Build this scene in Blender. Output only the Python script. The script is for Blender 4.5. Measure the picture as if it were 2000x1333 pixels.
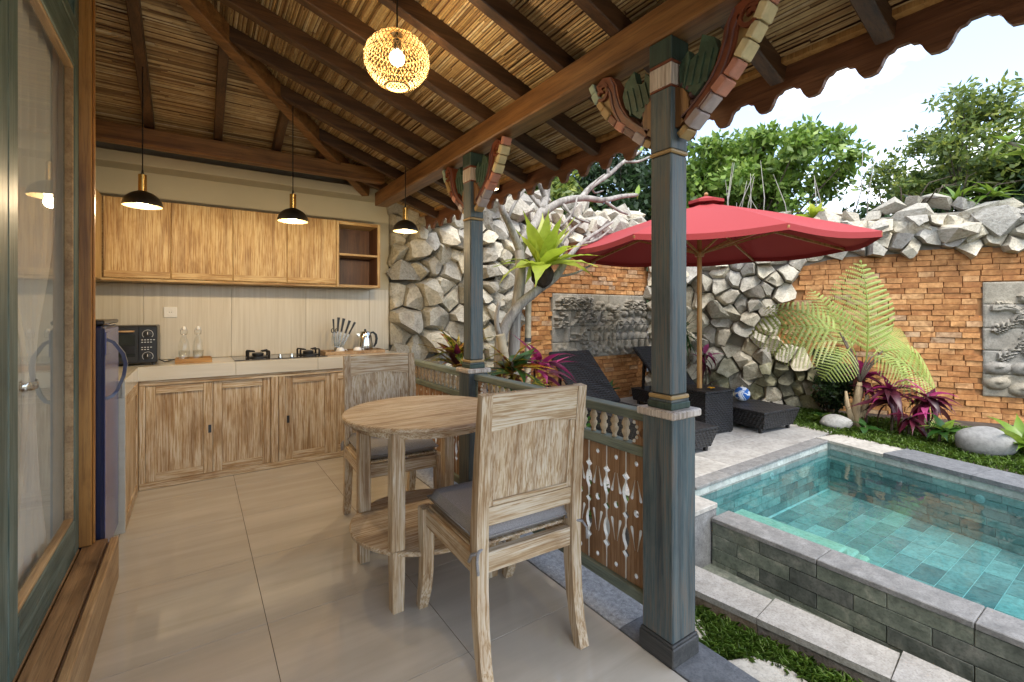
import bpy, bmesh, math, random
import numpy as np
from mathutils import Vector, Matrix, geometry
for o in list(bpy.data.objects): bpy.data.objects.remove(o)
RAD = math.radians
rnd = random.Random(11)
scene = bpy.context.scene
COL = scene.collection

# ------------------------------------------------------------------ camera
cam_data = bpy.data.cameras.new('camera')
cam = bpy.data.objects.new('camera', cam_data); COL.objects.link(cam)
cam.location = (0, 0, 1.27)
cam.rotation_euler = (RAD(90), 0, RAD(-34.285))
cam_data.sensor_width = 36.0
cam_data.lens = 36.0 * 905 / 2000
cam_data.shift_y = -0.02875
cam_data.clip_start = 0.05
cam_data.clip_end = 1500
scene.camera = cam

# ------------------------------------------------------------------ world and sun
SUN_EL, SUN_AZ = 60.0, 198.0     # azimuth of the sun, clockwise from +Y
world = bpy.data.worlds.new('World'); scene.world = world; world.use_nodes = True
wn = world.node_tree; wn.nodes.clear()
w_out = wn.nodes.new('ShaderNodeOutputWorld'); w_bg = wn.nodes.new('ShaderNodeBackground')
sky = wn.nodes.new('ShaderNodeTexSky'); sky.sky_type = 'NISHITA'; sky.sun_disc = False
sky.sun_elevation = RAD(SUN_EL); sky.sun_rotation = RAD(SUN_AZ)
sky.air_density = 1.0; sky.dust_density = 0.8; sky.ozone_density = 1.0
w_tc = wn.nodes.new('ShaderNodeTexCoord'); w_map = wn.nodes.new('ShaderNodeMapping')
w_map.inputs['Scale'].default_value = (1.0, 1.0, 2.2)
w_n = wn.nodes.new('ShaderNodeTexNoise'); w_n.inputs['Scale'].default_value = 2.3
w_n.inputs['Detail'].default_value = 8.0; w_n.inputs['Roughness'].default_value = 0.58
w_r = wn.nodes.new('ShaderNodeValToRGB')
w_r.color_ramp.elements[0].position = 0.48; w_r.color_ramp.elements[0].color = (0.10, 0.10, 0.10, 1)
w_r.color_ramp.elements[1].position = 0.68; w_r.color_ramp.elements[1].color = (1, 1, 1, 1)
w_mix = wn.nodes.new('ShaderNodeMixRGB'); w_mix.inputs['Color2'].default_value = (8.0, 8.2, 8.5, 1)
wn.links.new(w_tc.outputs['Generated'], w_map.inputs['Vector'])
wn.links.new(w_map.outputs['Vector'], w_n.inputs['Vector'])
wn.links.new(w_n.outputs['Fac'], w_r.inputs['Fac'])
wn.links.new(w_r.outputs['Color'], w_mix.inputs['Fac'])
wn.links.new(sky.outputs['Color'], w_mix.inputs['Color1'])
wn.links.new(w_mix.outputs['Color'], w_bg.inputs['Color'])
w_bg.inputs['Strength'].default_value = 0.10
wn.links.new(w_bg.outputs['Background'], w_out.inputs['Surface'])

sun_data = bpy.data.lights.new('sun', 'SUN'); sun_data.energy = 1.1; sun_data.angle = RAD(30)
sun_data.color = (1.0, 0.95, 0.87)
sun = bpy.data.objects.new('sun', sun_data); COL.objects.link(sun)
sx, sy = math.sin(RAD(SUN_AZ)), math.cos(RAD(SUN_AZ))
sdir = Vector((sx * math.cos(RAD(SUN_EL)), sy * math.cos(RAD(SUN_EL)), math.sin(RAD(SUN_EL))))
sun.rotation_euler = sdir.to_track_quat('Z', 'Y').to_euler()
sun.location = (2, -4, 8)

scene.render.engine = 'CYCLES'
scene.render.resolution_x, scene.render.resolution_y = 1024, 682
vs = scene.view_settings
vs.view_transform = 'Standard'; vs.look = 'None'; vs.gamma = 1.0; vs.use_curve_mapping = False
vs.exposure = 2.12
cy = scene.cycles
cy.max_bounces = 6; cy.diffuse_bounces = 4; cy.glossy_bounces = 3; cy.transmission_bounces = 4
cy.transparent_max_bounces = 12; cy.caustics_reflective = False; cy.caustics_refractive = False
cy.sample_clamp_indirect = 4.0

# ------------------------------------------------------------------ mesh helpers
WM = {}     # world matrix of empties
def wmat(o): return WM.get(o.name, Matrix.Identity(4))

class MB:
    def __init__(s): s.v = []; s.f = []
    def add(s, vs_, fs):
        b = len(s.v); s.v.extend([tuple(p) for p in vs_]); s.f.extend([tuple(i + b for i in f) for f in fs]); return s
    def box(s, x0, x1, y0, y1, z0, z1, c=0.0, m=None):
        if x1 < x0: x0, x1 = x1, x0
        if y1 < y0: y0, y1 = y1, y0
        if z1 < z0: z0, z1 = z1, z0
        X = (x0, x1); Y = (y0, y1); Z = (z0, z1)
        if c <= 0:
            V = [(X[i], Y[j], Z[k]) for i in (0, 1) for j in (0, 1) for k in (0, 1)]
            Fs = [(0, 1, 3, 2), (4, 6, 7, 5), (0, 4, 5, 1), (2, 3, 7, 6), (0, 2, 6, 4), (1, 5, 7, 3)]
        else:
            V = []; idx = {}
            for i in (0, 1):
                for j in (0, 1):
                    for k in (0, 1):
                        sx_ = c if i == 0 else -c; sy_ = c if j == 0 else -c; sz_ = c if k == 0 else -c
                        for a, p in enumerate(((X[i], Y[j] + sy_, Z[k] + sz_), (X[i] + sx_, Y[j], Z[k] + sz_), (X[i] + sx_, Y[j] + sy_, Z[k]))):
                            idx[(i, j, k, a)] = len(V); V.append(p)
            g = idx.__getitem__
            Fs = []
            for i in (0, 1): Fs.append([g((i, 0, 0, 0)), g((i, 0, 1, 0)), g((i, 1, 1, 0)), g((i, 1, 0, 0))][::1 if i == 0 else -1])
            for j in (0, 1): Fs.append([g((0, j, 0, 1)), g((1, j, 0, 1)), g((1, j, 1, 1)), g((0, j, 1, 1))][::1 if j == 0 else -1])
            for k in (0, 1): Fs.append([g((0, 0, k, 2)), g((0, 1, k, 2)), g((1, 1, k, 2)), g((1, 0, k, 2))][::1 if k == 0 else -1])
            for i in (0, 1):
                for j in (0, 1): Fs.append([g((i, j, 0, 0)), g((i, j, 1, 0)), g((i, j, 1, 1)), g((i, j, 0, 1))])
                for k in (0, 1): Fs.append([g((i, 0, k, 0)), g((i, 1, k, 0)), g((i, 1, k, 2)), g((i, 0, k, 2))])
            for j in (0, 1):
                for k in (0, 1): Fs.append([g((0, j, k, 1)), g((1, j, k, 1)), g((1, j, k, 2)), g((0, j, k, 2))])
            for i in (0, 1):
                for j in (0, 1):
                    for k in (0, 1): Fs.append([g((i, j, k, 0)), g((i, j, k, 1)), g((i, j, k, 2))])
        if m is not None: V = [m @ Vector(p) for p in V]
        return s.add(V, Fs)
    def bar(s, p, q, w, h, up=(0, 0, 1), c=0.0):
        p = Vector(p); q = Vector(q); d = q - p; L = d.length; d.normalize(); up = Vector(up)
        x = d.cross(up).normalized(); z = x.cross(d).normalized()
        m = Matrix((x, d, z)).transposed().to_4x4(); m.translation = p
        return s.box(-w / 2, w / 2, 0, L, -h / 2, h / 2, c, m)
    def tube(s, pts, rad, n=8, cap=True, sq=None):
        pts = [Vector(p) for p in pts]
        if not hasattr(rad, '__len__'): rad = [rad] * len(pts)
        V = []; prev = None
        for i, p in enumerate(pts):
            t = (pts[min(i + 1, len(pts) - 1)] - pts[max(i - 1, 0)]).normalized()
            if prev is None:
                a = Vector((0, 0, 1)) if abs(t.z) < .9 else Vector((1, 0, 0))
                x = t.cross(a).normalized()
            else:
                x = (prev - t * prev.dot(t)).normalized()
            prev = x; y = t.cross(x)
            for k in range(n):
                a = 2 * math.pi * k / n
                V.append(p + (x * math.cos(a) + y * math.sin(a)) * rad[i])
        F = []
        for i in range(len(pts) - 1):
            for k in range(n):
                F.append((i * n + k, i * n + (k + 1) % n, (i + 1) * n + (k + 1) % n, (i + 1) * n + k))
        if cap:
            F.append(tuple(range(n))[::-1]); F.append(tuple(range((len(pts) - 1) * n, len(pts) * n)))
        return s.add(V, F)
    def sweep(s, pts, ws, hs, side=(1, 0, 0)):
        """rectangular section swept along pts: width along side, height across"""
        pts = [Vector(p) for p in pts]; side = Vector(side).normalized()
        if not hasattr(ws, '__len__'): ws = [ws] * len(pts)
        if not hasattr(hs, '__len__'): hs = [hs] * len(pts)
        V = []
        for i, p in enumerate(pts):
            t = (pts[min(i + 1, len(pts) - 1)] - pts[max(i - 1, 0)]).normalized()
            u = t.cross(side).normalized()
            for a, b in ((-1, -1), (1, -1), (1, 1), (-1, 1)):
                V.append(p + side * a * ws[i] / 2 + u * b * hs[i] / 2)
        F = []
        for i in range(len(pts) - 1):
            for k in range(4): F.append((i * 4 + k, i * 4 + (k + 1) % 4, i * 4 + 4 + (k + 1) % 4, i * 4 + 4 + k))
        F.append((3, 2, 1, 0)); n = 4 * (len(pts) - 1); F.append((n, n + 1, n + 2, n + 3))
        return s.add(V, F)
    def lathe(s, prof, c=(0, 0, 0), n=20, cap=True, m=None):
        V = []; c = Vector(c)
        for r, z in prof:
            for k in range(n):
                a = 2 * math.pi * k / n
                p = Vector((r * math.cos(a), r * math.sin(a), z))
                V.append((m @ p if m is not None else p) + c)
        F = []
        for i in range(len(prof) - 1):
            for k in range(n): F.append((i * n + k, i * n + (k + 1) % n, (i + 1) * n + (k + 1) % n, (i + 1) * n + k))
        if cap:
            F.append(tuple(range(n))[::-1]); F.append(tuple(range((len(prof) - 1) * n, len(prof) * n)))
        return s.add(V, F)
    def ball(s, c, r, n=10, m=6, sc=(1, 1, 1)):
        prof = [(max(r * math.sin(math.pi * i / m), 1e-4), -r * math.cos(math.pi * i / m)) for i in range(m + 1)]
        V = []; c = Vector(c)
        b = MB().lathe(prof, (0, 0, 0), n, True)
        V = [Vector((p[0] * sc[0], p[1] * sc[1], p[2] * sc[2])) + c for p in b.v]
        return s.add(V, b.f)
    def plate(s, loops, o, ux, uy, th):
        """flat outline (first loop) with holes, extruded by th along ux x uy; centred on the plane"""
        o = Vector(o); ux = Vector(ux); uy = Vector(uy); n = ux.cross(uy).normalized()
        polys = [[Vector((a, b, 0)) for a, b in lp] for lp in loops]
        tris = geometry.tessellate_polygon(polys)
        flat = [p for lp in polys for p in lp]
        N = len(flat)
        V = [o + ux * p.x + uy * p.y + n * th / 2 for p in flat] + [o + ux * p.x + uy * p.y - n * th / 2 for p in flat]
        F = []
        for t in tris:
            a, b, c_ = t
            if ((flat[b] - flat[a]).cross(flat[c_] - flat[a])).z < 0: b, c_ = c_, b
            F.append((a, b, c_)); F.append((c_ + N, b + N, a + N))
        k = 0
        for lp in polys:
            L = len(lp)
            for i in range(L):
                j = (i + 1) % L
                F.append((k + i, k + j, k + j + N, k + i + N))
            k += L
        return s.add(V, F)
    def mesh(s, name, smooth=False):
        me = bpy.data.meshes.new(name); me.from_pydata(s.v, [], s.f)
        if smooth: me.polygons.foreach_set('use_smooth', [True] * len(me.polygons))
        me.update(); return me
    def obj(s, name, mat, parent=None, smooth=False):
        bm = bmesh.new(); me = s.mesh(name)
        bm.from_mesh(me); bmesh.ops.recalc_face_normals(bm, faces=bm.faces); bm.to_mesh(me); bm.free()
        if smooth:
            me.polygons.foreach_set('use_smooth', [True] * len(me.polygons))
            if smooth != True: me.set_sharp_from_angle(angle=RAD(smooth))
        return link(name, me, mat, parent)

def link(name, me, mat, parent=None, m=None):
    o = bpy.data.objects.new(name, me); COL.objects.link(o)
    if mat is not None and (len(me.materials) == 0): me.materials.append(MAT[mat] if isinstance(mat, str) else mat)
    if parent is not None:
        o.parent = parent; o.matrix_parent_inverse = wmat(parent).inverted()
    if m is not None:
        o.matrix_basis = m; WM[o.name] = m.copy()
    return o
def tag(o, label, cat, group=None):
    o['label'] = label; o['category'] = cat
    if group: o['group'] = group
    return o
def struct(o, label=None):
    o['kind'] = 'structure'
    if label: o['label'] = label
    return o
def stuff(o, label=None, cat=None):
    o['kind'] = 'stuff'
    if label: o['label'] = label
    if cat: o['category'] = cat
    return o
def thing(name, label, cat, loc=(0, 0, 0), rz=0.0, group=None):
    o = bpy.data.objects.new(name, None); COL.objects.link(o); o.empty_display_size = .1
    o.location = loc; o.rotation_euler = (0, 0, rz)
    WM[o.name] = Matrix.Translation(loc) @ Matrix.Rotation(rz, 4, 'Z')
    return tag(o, label, cat, group)
def TRS(loc, rx=0, ry=0, rz=0, sc=(1, 1, 1)):
    if not hasattr(sc, '__len__'): sc = (sc, sc, sc)
    return Matrix.Translation(loc) @ Matrix.Rotation(rz, 4, 'Z') @ Matrix.Rotation(ry, 4, 'Y') @ Matrix.Rotation(rx, 4, 'X') @ Matrix.Diagonal((*sc, 1))
def frame(o, d, up=(0, 0, 1), sc=(1, 1, 1)):
    """matrix whose local +Y runs along d, +Z as near up as it can"""
    d = Vector(d).normalized(); x = d.cross(Vector(up))
    if x.length < 1e-4: x = Vector((1, 0, 0))
    x.normalize(); z = x.cross(d)
    m = Matrix((x, d, z)).transposed().to_4x4(); m.translation = Vector(o)
    if not hasattr(sc, '__len__'): sc = (sc, sc, sc)
    return m @ Matrix.Diagonal((*sc, 1))
# ------------------------------------------------------------------ materials
MAT = {}
class NT:
    def __init__(s, name):
        s.m = bpy.data.materials.new(name); s.m.use_nodes = True; s.t = s.m.node_tree; s.t.nodes.clear()
        s.out = s.t.nodes.new('ShaderNodeOutputMaterial'); s.b = s.t.nodes.new('ShaderNodeBsdfPrincipled')
        s.t.links.new(s.b.outputs[0], s.out.inputs['Surface']); MAT[name] = s.m
    def n(s, typ, **kw):
        nd = s.t.nodes.new('ShaderNode' + typ)
        for k, v in kw.items():
            if k in nd.inputs.keys(): s.set(nd.inputs[k], v)
            else: setattr(nd, k, v)
        return nd
    def set(s, inp, v):
        if isinstance(v, bpy.types.NodeSocket): s.t.links.new(v, inp)
        elif isinstance(v, bpy.types.Node): s.t.links.new(v.outputs[0], inp)
        else: inp.default_value = v
    def p(s, **kw):
        for k, v in kw.items():
            k = k.replace('_', ' ')
            if k == 'Transmission': k = 'Transmission Weight'
            if isinstance(v, tuple) and len(v) == 3: v = (*v, 1)
            s.set(s.b.inputs[k], v)
        return s
    def coord(s, scale=(1, 1, 1), rand=0.0, rot=(0, 0, 0)):
        tc = s.n('TexCoord'); v = tc.outputs['Object']
        if rand:
            oi = s.n('ObjectInfo'); ml = s.n('Math', operation='MULTIPLY'); s.set(ml.inputs[0], oi.outputs['Random']); ml.inputs[1].default_value = rand
            va = s.n('VectorMath', operation='ADD'); s.set(va.inputs[0], v); s.set(va.inputs[1], ml.outputs[0]); v = va.outputs[0]
        mp = s.n('Mapping'); s.set(mp.inputs['Vector'], v); mp.inputs['Scale'].default_value = scale; mp.inputs['Rotation'].default_value = rot
        return mp.outputs[0]
    def noise(s, vec, scale=5., detail=4., rough=.55, dist=0.):
        nd = s.n('TexNoise'); s.set(nd.inputs['Vector'], vec)
        nd.inputs['Scale'].default_value = scale; nd.inputs['Detail'].default_value = detail
        nd.inputs['Roughness'].default_value = rough; nd.inputs['Distortion'].default_value = dist
        return nd.outputs['Fac']
    def ramp(s, fac, stops, interp='LINEAR'):
        r = s.n('ValToRGB'); s.set(r.inputs['Fac'], fac); e = r.color_ramp.elements; r.color_ramp.interpolation = interp
        while len(e) < len(stops): e.new(.5)
        for i, (p, c) in enumerate(stops):
            e[i].position = p
            if not hasattr(c, '__len__'): c = (c, c, c)
            e[i].color = (*c, 1)
        return r.outputs[0]
    def mix(s, fac, a, b, mode='MIX'):
        m = s.n('MixRGB', blend_type=mode)
        for k, v in (('Fac', fac), ('Color1', a), ('Color2', b)):
            if isinstance(v, tuple) and len(v) == 3: v = (*v, 1)
            s.set(m.inputs[k], v)
        return m.outputs[0]
    def math(s, op, a, b=0.0):
        m = s.n('Math', operation=op); s.set(m.inputs[0], a); s.set(m.inputs[1], b); return m.outputs[0]
    def bump(s, h, strength=.3, dist=.01):
        b = s.n('Bump'); b.inputs['Strength'].default_value = strength; b.inputs['Distance'].default_value = dist
        s.set(b.inputs['Height'], h); s.set(s.b.inputs['Normal'], b.outputs[0]); return s
    def oran(s): return s.n('ObjectInfo').outputs['Random']
    def iran(s): return s.n('NewGeometry').outputs['Random Per Island']

def plain(name, col, rough=.5, metal=0., bump=0., bscale=60., var=.12):
    t = NT(name); v = t.coord()
    nz = t.noise(v, bscale * .25, 4)
    c = t.mix(t.ramp(nz, [(.3, 0.), (.7, 1.)]), tuple(x * (1 - var) for x in col), tuple(min(1, x * (1 + var)) for x in col))
    t.p(Base_Color=c, Roughness=rough, Metallic=metal)
    if bump: t.bump(t.noise(v, bscale, 3), bump, .004)
    return t

def wood(name, dark, mid, light, axis='z', scale=1., rough=.55, wash=None, washamt=.5, bump=.35, rot=(0, 0, 0), fine=1.):
    t = NT(name); k = {'x': 0, 'y': 1, 'z': 2}[axis]
    def sv(a, b):
        v = [a, a, a]; v[k] = b; return tuple(v)
    v1 = t.coord(sv(24 * scale, 1.3 * scale), 7.3, rot)
    v2 = t.coord(sv(150 * scale * fine, 5. * scale), 3.1, rot)
    v3 = t.coord(sv(5.5, 2.4), 5.0, rot)
    n1 = t.noise(v1, 1.0, 5, .55, .6); n2 = t.noise(v2, 1.0, 4, .65, .5); n3 = t.noise(v3, 1.3, 4, .6, .5)
    c = t.ramp(n1, [(.28, dark), (.5, mid), (.72, light)])
    c = t.mix(t.ramp(n3, [(.30, .55), (.46, .0)]), c, tuple(x * .9 for x in dark))
    c = t.mix(t.ramp(n3, [(.5, .0), (.75, .35)]), c, light)
    c = t.mix(t.ramp(n2, [(.34, .55), (.50, 0.)]), c, tuple(x * .7 for x in dark))
    if wash:
        f = t.math('MULTIPLY', t.ramp(n2, [(.42, 0.05), (.58, 1.)]), t.ramp(n1, [(.28, .45), (.56, 1.)]))
        f = t.math('MULTIPLY', f, t.ramp(n3, [(.32, washamt * .35), (.58, min(1, washamt * 1.3))]))
        c = t.mix(f, c, wash)
    t.p(Base_Color=c, Roughness=rough)
    t.bump(t.math('ADD', n2, t.math('MULTIPLY', n1, .6)), bump, .004)
    return t
TK = ((.25, .135, .055), (.43, .265, .12), (.53, .37, .195))
for ax in 'xyz':
    wood('teak_wash_' + ax, *TK, axis=ax, wash=(.66, .575, .44), washamt=.85, rough=.6)
    wood('cabinet_wood_' + ax, (.24, .125, .042), (.44, .26, .10), (.54, .36, .16), axis=ax, wash=(.68, .60, .45), washamt=.8, rough=.55)
    wood('upper_wood_' + ax, (.20, .095, .022), (.37, .20, .055), (.46, .275, .085), axis=ax, wash=(.62, .50, .28), washamt=.62, rough=.5)
    wood('beam_wood_' + ax, (.085, .034, .010), (.21, .095, .030), (.30, .155, .052), axis=ax, rough=.45, bump=.25)
    wood('rafter_wood_' + ax, (.03, .013, .006), (.075, .034, .014), (.12, .058, .024), axis=ax, rough=.5, bump=.25)
    wood('rail_green_' + ax, (.075, .095, .078), (.175, .21, .165), (.24, .27, .215), axis=ax, rough=.6, bump=.3)
wood('teak_wash_diag', *TK, axis='x', wash=(.66, .575, .44), washamt=.9, rough=.55, rot=(0, 0, RAD(38)))
wood('post_blue', (.028, .043, .05), (.062, .105, .118), (.11, .165, .17), axis='z', wash=(.16, .11, .075), washamt=.55, rough=.5, bump=.35, scale=1.2)
wood('post_green', (.012, .022, .016), (.03, .055, .04), (.05, .08, .06), axis='z', rough=.5)
wood('post_white', (.22, .16, .11), (.42, .33, .26), (.56, .48, .40), axis='z', wash=(.7, .63, .55), washamt=.6, rough=.65)
wood('plinth_dark', (.02, .022, .022), (.05, .05, .048), (.09, .085, .08), axis='y', rough=.6)
wood('jamb_wood', (.20, .075, .014), (.42, .19, .045), (.52, .27, .08), axis='z', rough=.4, bump=.2)
wood('sill_wood', (.09, .045, .018), (.24, .13, .055), (.36, .22, .11), axis='y', rough=.5, bump=.3)
wood('sill_pale', (.22, .12, .05), (.40, .25, .12), (.50, .34, .18), axis='y', rough=.5, bump=.3)
wood('door_green_z', (.025, .05, .045), (.065, .12, .105), (.12, .19, .165), axis='z', wash=(.25, .26, .22), washamt=.3, rough=.45)
wood('door_green_y', (.025, .05, .045), (.065, .12, .105), (.12, .19, .165), axis='y', wash=(.25, .26, .22), washamt=.3, rough=.45)
wood('slat_brown', (.16, .075, .03), (.31, .165, .075), (.40, .24, .125), axis='z', rough=.55, wash=(.42, .33, .24), washamt=.25)
wood('fascia_wood', (.07, .026, .012), (.16, .065, .03), (.22, .10, .05), axis='y', rough=.45, bump=.2)
wood('pole_wood', (.25, .11, .03), (.45, .24, .075), (.55, .33, .12), axis='z', rough=.4, bump=.15)
wood('tray_wood', (.22, .10, .025), (.42, .22, .06), (.52, .30, .10), axis='x', rough=.45, bump=.1)
wood('bark_pale', (.12, .105, .09), (.28, .255, .22), (.43, .40, .355), axis='z', scale=.7, rough=.85, bump=.5)
wood('bark_dark', (.04, .03, .02), (.10, .075, .05), (.17, .13, .095), axis='z', scale=.7, rough=.9, bump=.6)
wood('bark_tan', (.14, .09, .045), (.34, .25, .14), (.5, .40, .26), axis='z', scale=.9, rough=.85, bump=.6)
wood('shelf_inner', (.035, .012, .005), (.09, .032, .012), (.14, .06, .022), axis='z', rough=.5)
plain('bamboo', (.42, .36, .25), .5, bump=.1, var=.2)
plain('cut_edge', (.66, .62, .54), .7)
wood('baluster_wood', (.30, .20, .11), (.50, .38, .24), (.60, .50, .36), axis='z', rough=.6)
plain('gold_trim', (.36, .23, .09), .45, bump=.2, bscale=120)
plain('red_paint', (.17, .045, .018), .45, bump=.2, bscale=80, var=.3)
plain('pink_paint', (.50, .22, .15), .6, bump=.2, bscale=80, var=.2)
plain('cream_paint', (.60, .50, .28), .6, bump=.2, bscale=80, var=.2)
plain('mint_paint', (.33, .40, .30), .6, bump=.2, bscale=80, var=.2)
plain('leaf_paint', (.04, .075, .045), .5, bump=.5, bscale=80, var=.4)
plain('maroon_paint', (.13, .06, .055), .5, bump=.2, bscale=80, var=.2)
plain('lilac_paint', (.40, .33, .32), .6, bump=.2, bscale=80, var=.2)
plain('black_metal', (.018, .018, .018), .35)
plain('black_plastic', (.012, .012, .013), .3)
plain('chrome', (.72, .72, .70), .14, 1.0, var=.02)
plain('brass', (.62, .40, .13), .25, 1.0, var=.05)
plain('white_plastic', (.75, .74, .70), .4, var=.03)
plain('ceramic', (.80, .79, .76), .2, var=.03)
plain('shade_inner', (.10, .075, .035), .5, var=.03)
plain('oven_glass', (.03, .035, .035), .08)
plain('hob_glass', (.03, .025, .02), .06)
plain('print_white', (.7, .7, .68), .6, var=.02)
plain('yellow_flower', (.75, .38, .02), .6, var=.2)
plain('soil', (.05, .037, .026), .95, bump=.8, bscale=30, var=.5)
plain('mortar', (.24, .22, .18), .95, bump=.6, bscale=20, var=.3)
plain('brick_mortar', (.30, .145, .055), .95, bump=.6, bscale=20, var=.3)
plain('roof_top', (.22, .10, .06), .8, bump=.4, bscale=10)
plain('room_wall', (.55, .50, .40), .8, var=.05)
plain('grout', (.10, .085, .07), .9)
plain('pool_grout', (.50, .56, .53), .9, var=.2)
plain('tile_grout', (.36, .37, .33), .9, var=.3)
plain('root_ball', (.03, .02, .014), .95, bump=1., bscale=40, var=.5)
plain('rubber_tie', (.05, .05, .05), .7)

t = NT('plaster'); v = t.coord()
t.p(Base_Color=t.mix(t.ramp(t.noise(v, 1.5, 4), [(.3, 0.), (.7, 1.)]), (.48, .44, .33), (.55, .51, .39)), Roughness=.85).bump(t.noise(v, 90, 3), .12, .003)

t = NT('reed')
ir = t.iran(); v = t.coord((30, 30, 30)); nz = t.noise(t.coord((1.1, 1.1, 1.1)), 1.6, 4)
c = t.ramp(ir, [(0., (.13, .075, .026)), (.2, (.31, .195, .08)), (.55, (.48, .335, .15)), (.88, (.60, .46, .24)), (1., (.68, .58, .38))])
c = t.mix(t.ramp(nz, [(.35, .0), (.7, .42)]), c, (.34, .18, .055))
c = t.mix(t.ramp(t.noise(v, 1., 3), [(.4, 0.), (.7, .3)]), c, (.14, .075, .025))
t.p(Base_Color=c, Roughness=.6)

t = NT('floor_tile'); ob = t.coord((1.2, 9.5, 3.), 9.1, (0, 0, RAD(6))); ob2 = t.coord((.5, 3.2, 1.), 4.1, (0, 0, RAD(5)))
n1 = t.noise(ob, 1., 5, .6, .5); n2 = t.noise(ob2, 1., 3, .5, .6)
c = t.mix(t.ramp(n1, [(.3, 0.), (.72, 1.)]), (.47, .425, .35), (.59, .545, .465))
c = t.mix(t.ramp(n2, [(.4, 0.), (.7, .45)]), c, (.43, .385, .315))
t.p(Base_Color=c, Roughness=.07, IOR=1.5)
t.p(Roughness=t.ramp(n2, [(.3, .03), (.7, .065)]))

t = NT('counter_tile'); n1 = t.noise(t.coord((2., 2., 40.), 4.), 1., 4)
t.p(Base_Color=t.mix(n1, (.54, .49, .39), (.66, .62, .52)), Roughness=.16)
t = NT('splash_tile'); n1 = t.noise(t.coord((60., 60., 1.6), 4.), 1., 4, .6); n2 = t.noise(t.coord((8, 8, .6), 4.), 1., 3)
c = t.mix(t.ramp(n1, [(.3, 0.), (.7, 1.)]), (.50, .435, .32), (.64, .585, .47))
c = t.mix(t.ramp(n2, [(.4, 0.), (.7, .4)]), c, (.66, .62, .53))
t.p(Base_Color=c, Roughness=.28)

def stone(name, a, b, c3, rough=.9, bs=.6, sc=1., rv=.25):
    t = NT(name); v = t.coord((1, 1, 1), 8.0)
    n1 = t.noise(v, 5 * sc, 6, .62, .3); n2 = t.noise(v, 34 * sc, 5, .65); n3 = t.noise(v, 1.6 * sc, 3)
    c = t.ramp(n1, [(.28, a), (.52, b), (.75, c3)])
    c = t.mix(t.ramp(n2, [(.3, .55), (.55, 0.)]), c, tuple(x * .5 for x in a))
    hs = t.n('HueSaturation'); t.set(hs.inputs['Color'], c)
    t.set(hs.inputs['Value'], t.math('ADD', t.math('MULTIPLY', t.oran(), rv * 2), 1 - rv))
    t.set(hs.inputs['Saturation'], t.math('ADD', t.math('MULTIPLY', t.n('ObjectInfo').outputs['Random'], .5), .75))
    t.p(Base_Color=hs.outputs[0], Roughness=rough)
    t.bump(t.math('ADD', n1, t.math('MULTIPLY', n2, .35)), bs, .02)
    return t
stone('rock', (.30, .27, .21), (.48, .44, .35), (.62, .58, .49), sc=1.3, bs=.8)
stone('rock_moss', (.09, .085, .05), (.22, .21, .14), (.34, .33, .26), sc=1.1)
stone('boulder', (.24, .235, .215), (.33, .325, .30), (.42, .41, .38), bs=.2)
stone('relief_stone', (.20, .178, .142), (.29, .262, .212), (.38, .345, .285), bs=.2, sc=2., rv=.10)
stone('deck_stone', (.30, .28, .245), (.42, .40, .36), (.52, .50, .455), rough=.7, bs=.25, sc=.8, rv=.14)
stone('andesite', (.14, .138, .132), (.215, .21, .20), (.29, .285, .272), rough=.75, bs=.25, sc=3., rv=.10)
stone('dark_slab', (.10, .105, .11), (.155, .16, .165), (.21, .215, .22), rough=.75, bs=.3, sc=4., rv=.1)
stone('step_stone', (.40, .36, .29), (.52, .48, .40), (.62, .58, .50), rough=.8, bs=.3, sc=2., rv=.06)
stone('kerb_stone', (.29, .27, .235), (.40, .375, .335), (.49, .465, .42), rough=.8, bs=.3, sc=3., rv=.08)
stone('kerb_side', (.14, .105, .075), (.26, .20, .15), (.36, .30, .24), rough=.85, bs=.3, sc=2.)
stone('wall_tile', (.07, .082, .064), (.16, .175, .14), (.32, .315, .255), rough=.5, bs=.25, sc=1.8, rv=.34)
stone('pool_tile', (.19, .22, .20), (.29, .33, .30), (.38, .41, .37), rough=.6, bs=.2, sc=1.2, rv=.34)
stone('pool_pale', (.30, .33, .30), (.42, .45, .42), (.52, .55, .52), rough=.6, bs=.2, sc=1.2, rv=.08)
stone('step_pale', (.50, .46, .34), (.62, .58, .44), (.72, .68, .54), rough=.6, bs=.2, sc=1.2, rv=.05)
stone('pebble_wash', (.24, .24, .235), (.42, .415, .40), (.6, .59, .57), rough=.8, bs=.6, sc=9., rv=.04)

t = NT('brick'); v = t.coord((1, 1, 1), 6.); n1 = t.noise(v, 16, 5, .65); n2 = t.noise(t.coord((1, 1, 1)), 1.1, 3)
c = t.ramp(t.oran(), [(0., (.36, .15, .045)), (.3, (.47, .21, .065)), (.65, (.56, .275, .095)), (.9, (.62, .35, .15)), (1., (.46, .32, .20))])
c = t.mix(t.ramp(n1, [(.32, .75), (.6, 0.)]), c, (.20, .075, .022))
c = t.mix(t.ramp(n1, [(.55, 0.), (.8, .6)]), c, (.60, .36, .17))
c = t.mix(t.ramp(n2, [(.5, 0.), (.75, .4)]), c, (.30, .11, .03))
t.p(Base_Color=c, Roughness=.85).bump(n1, .5, .015)

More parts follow.
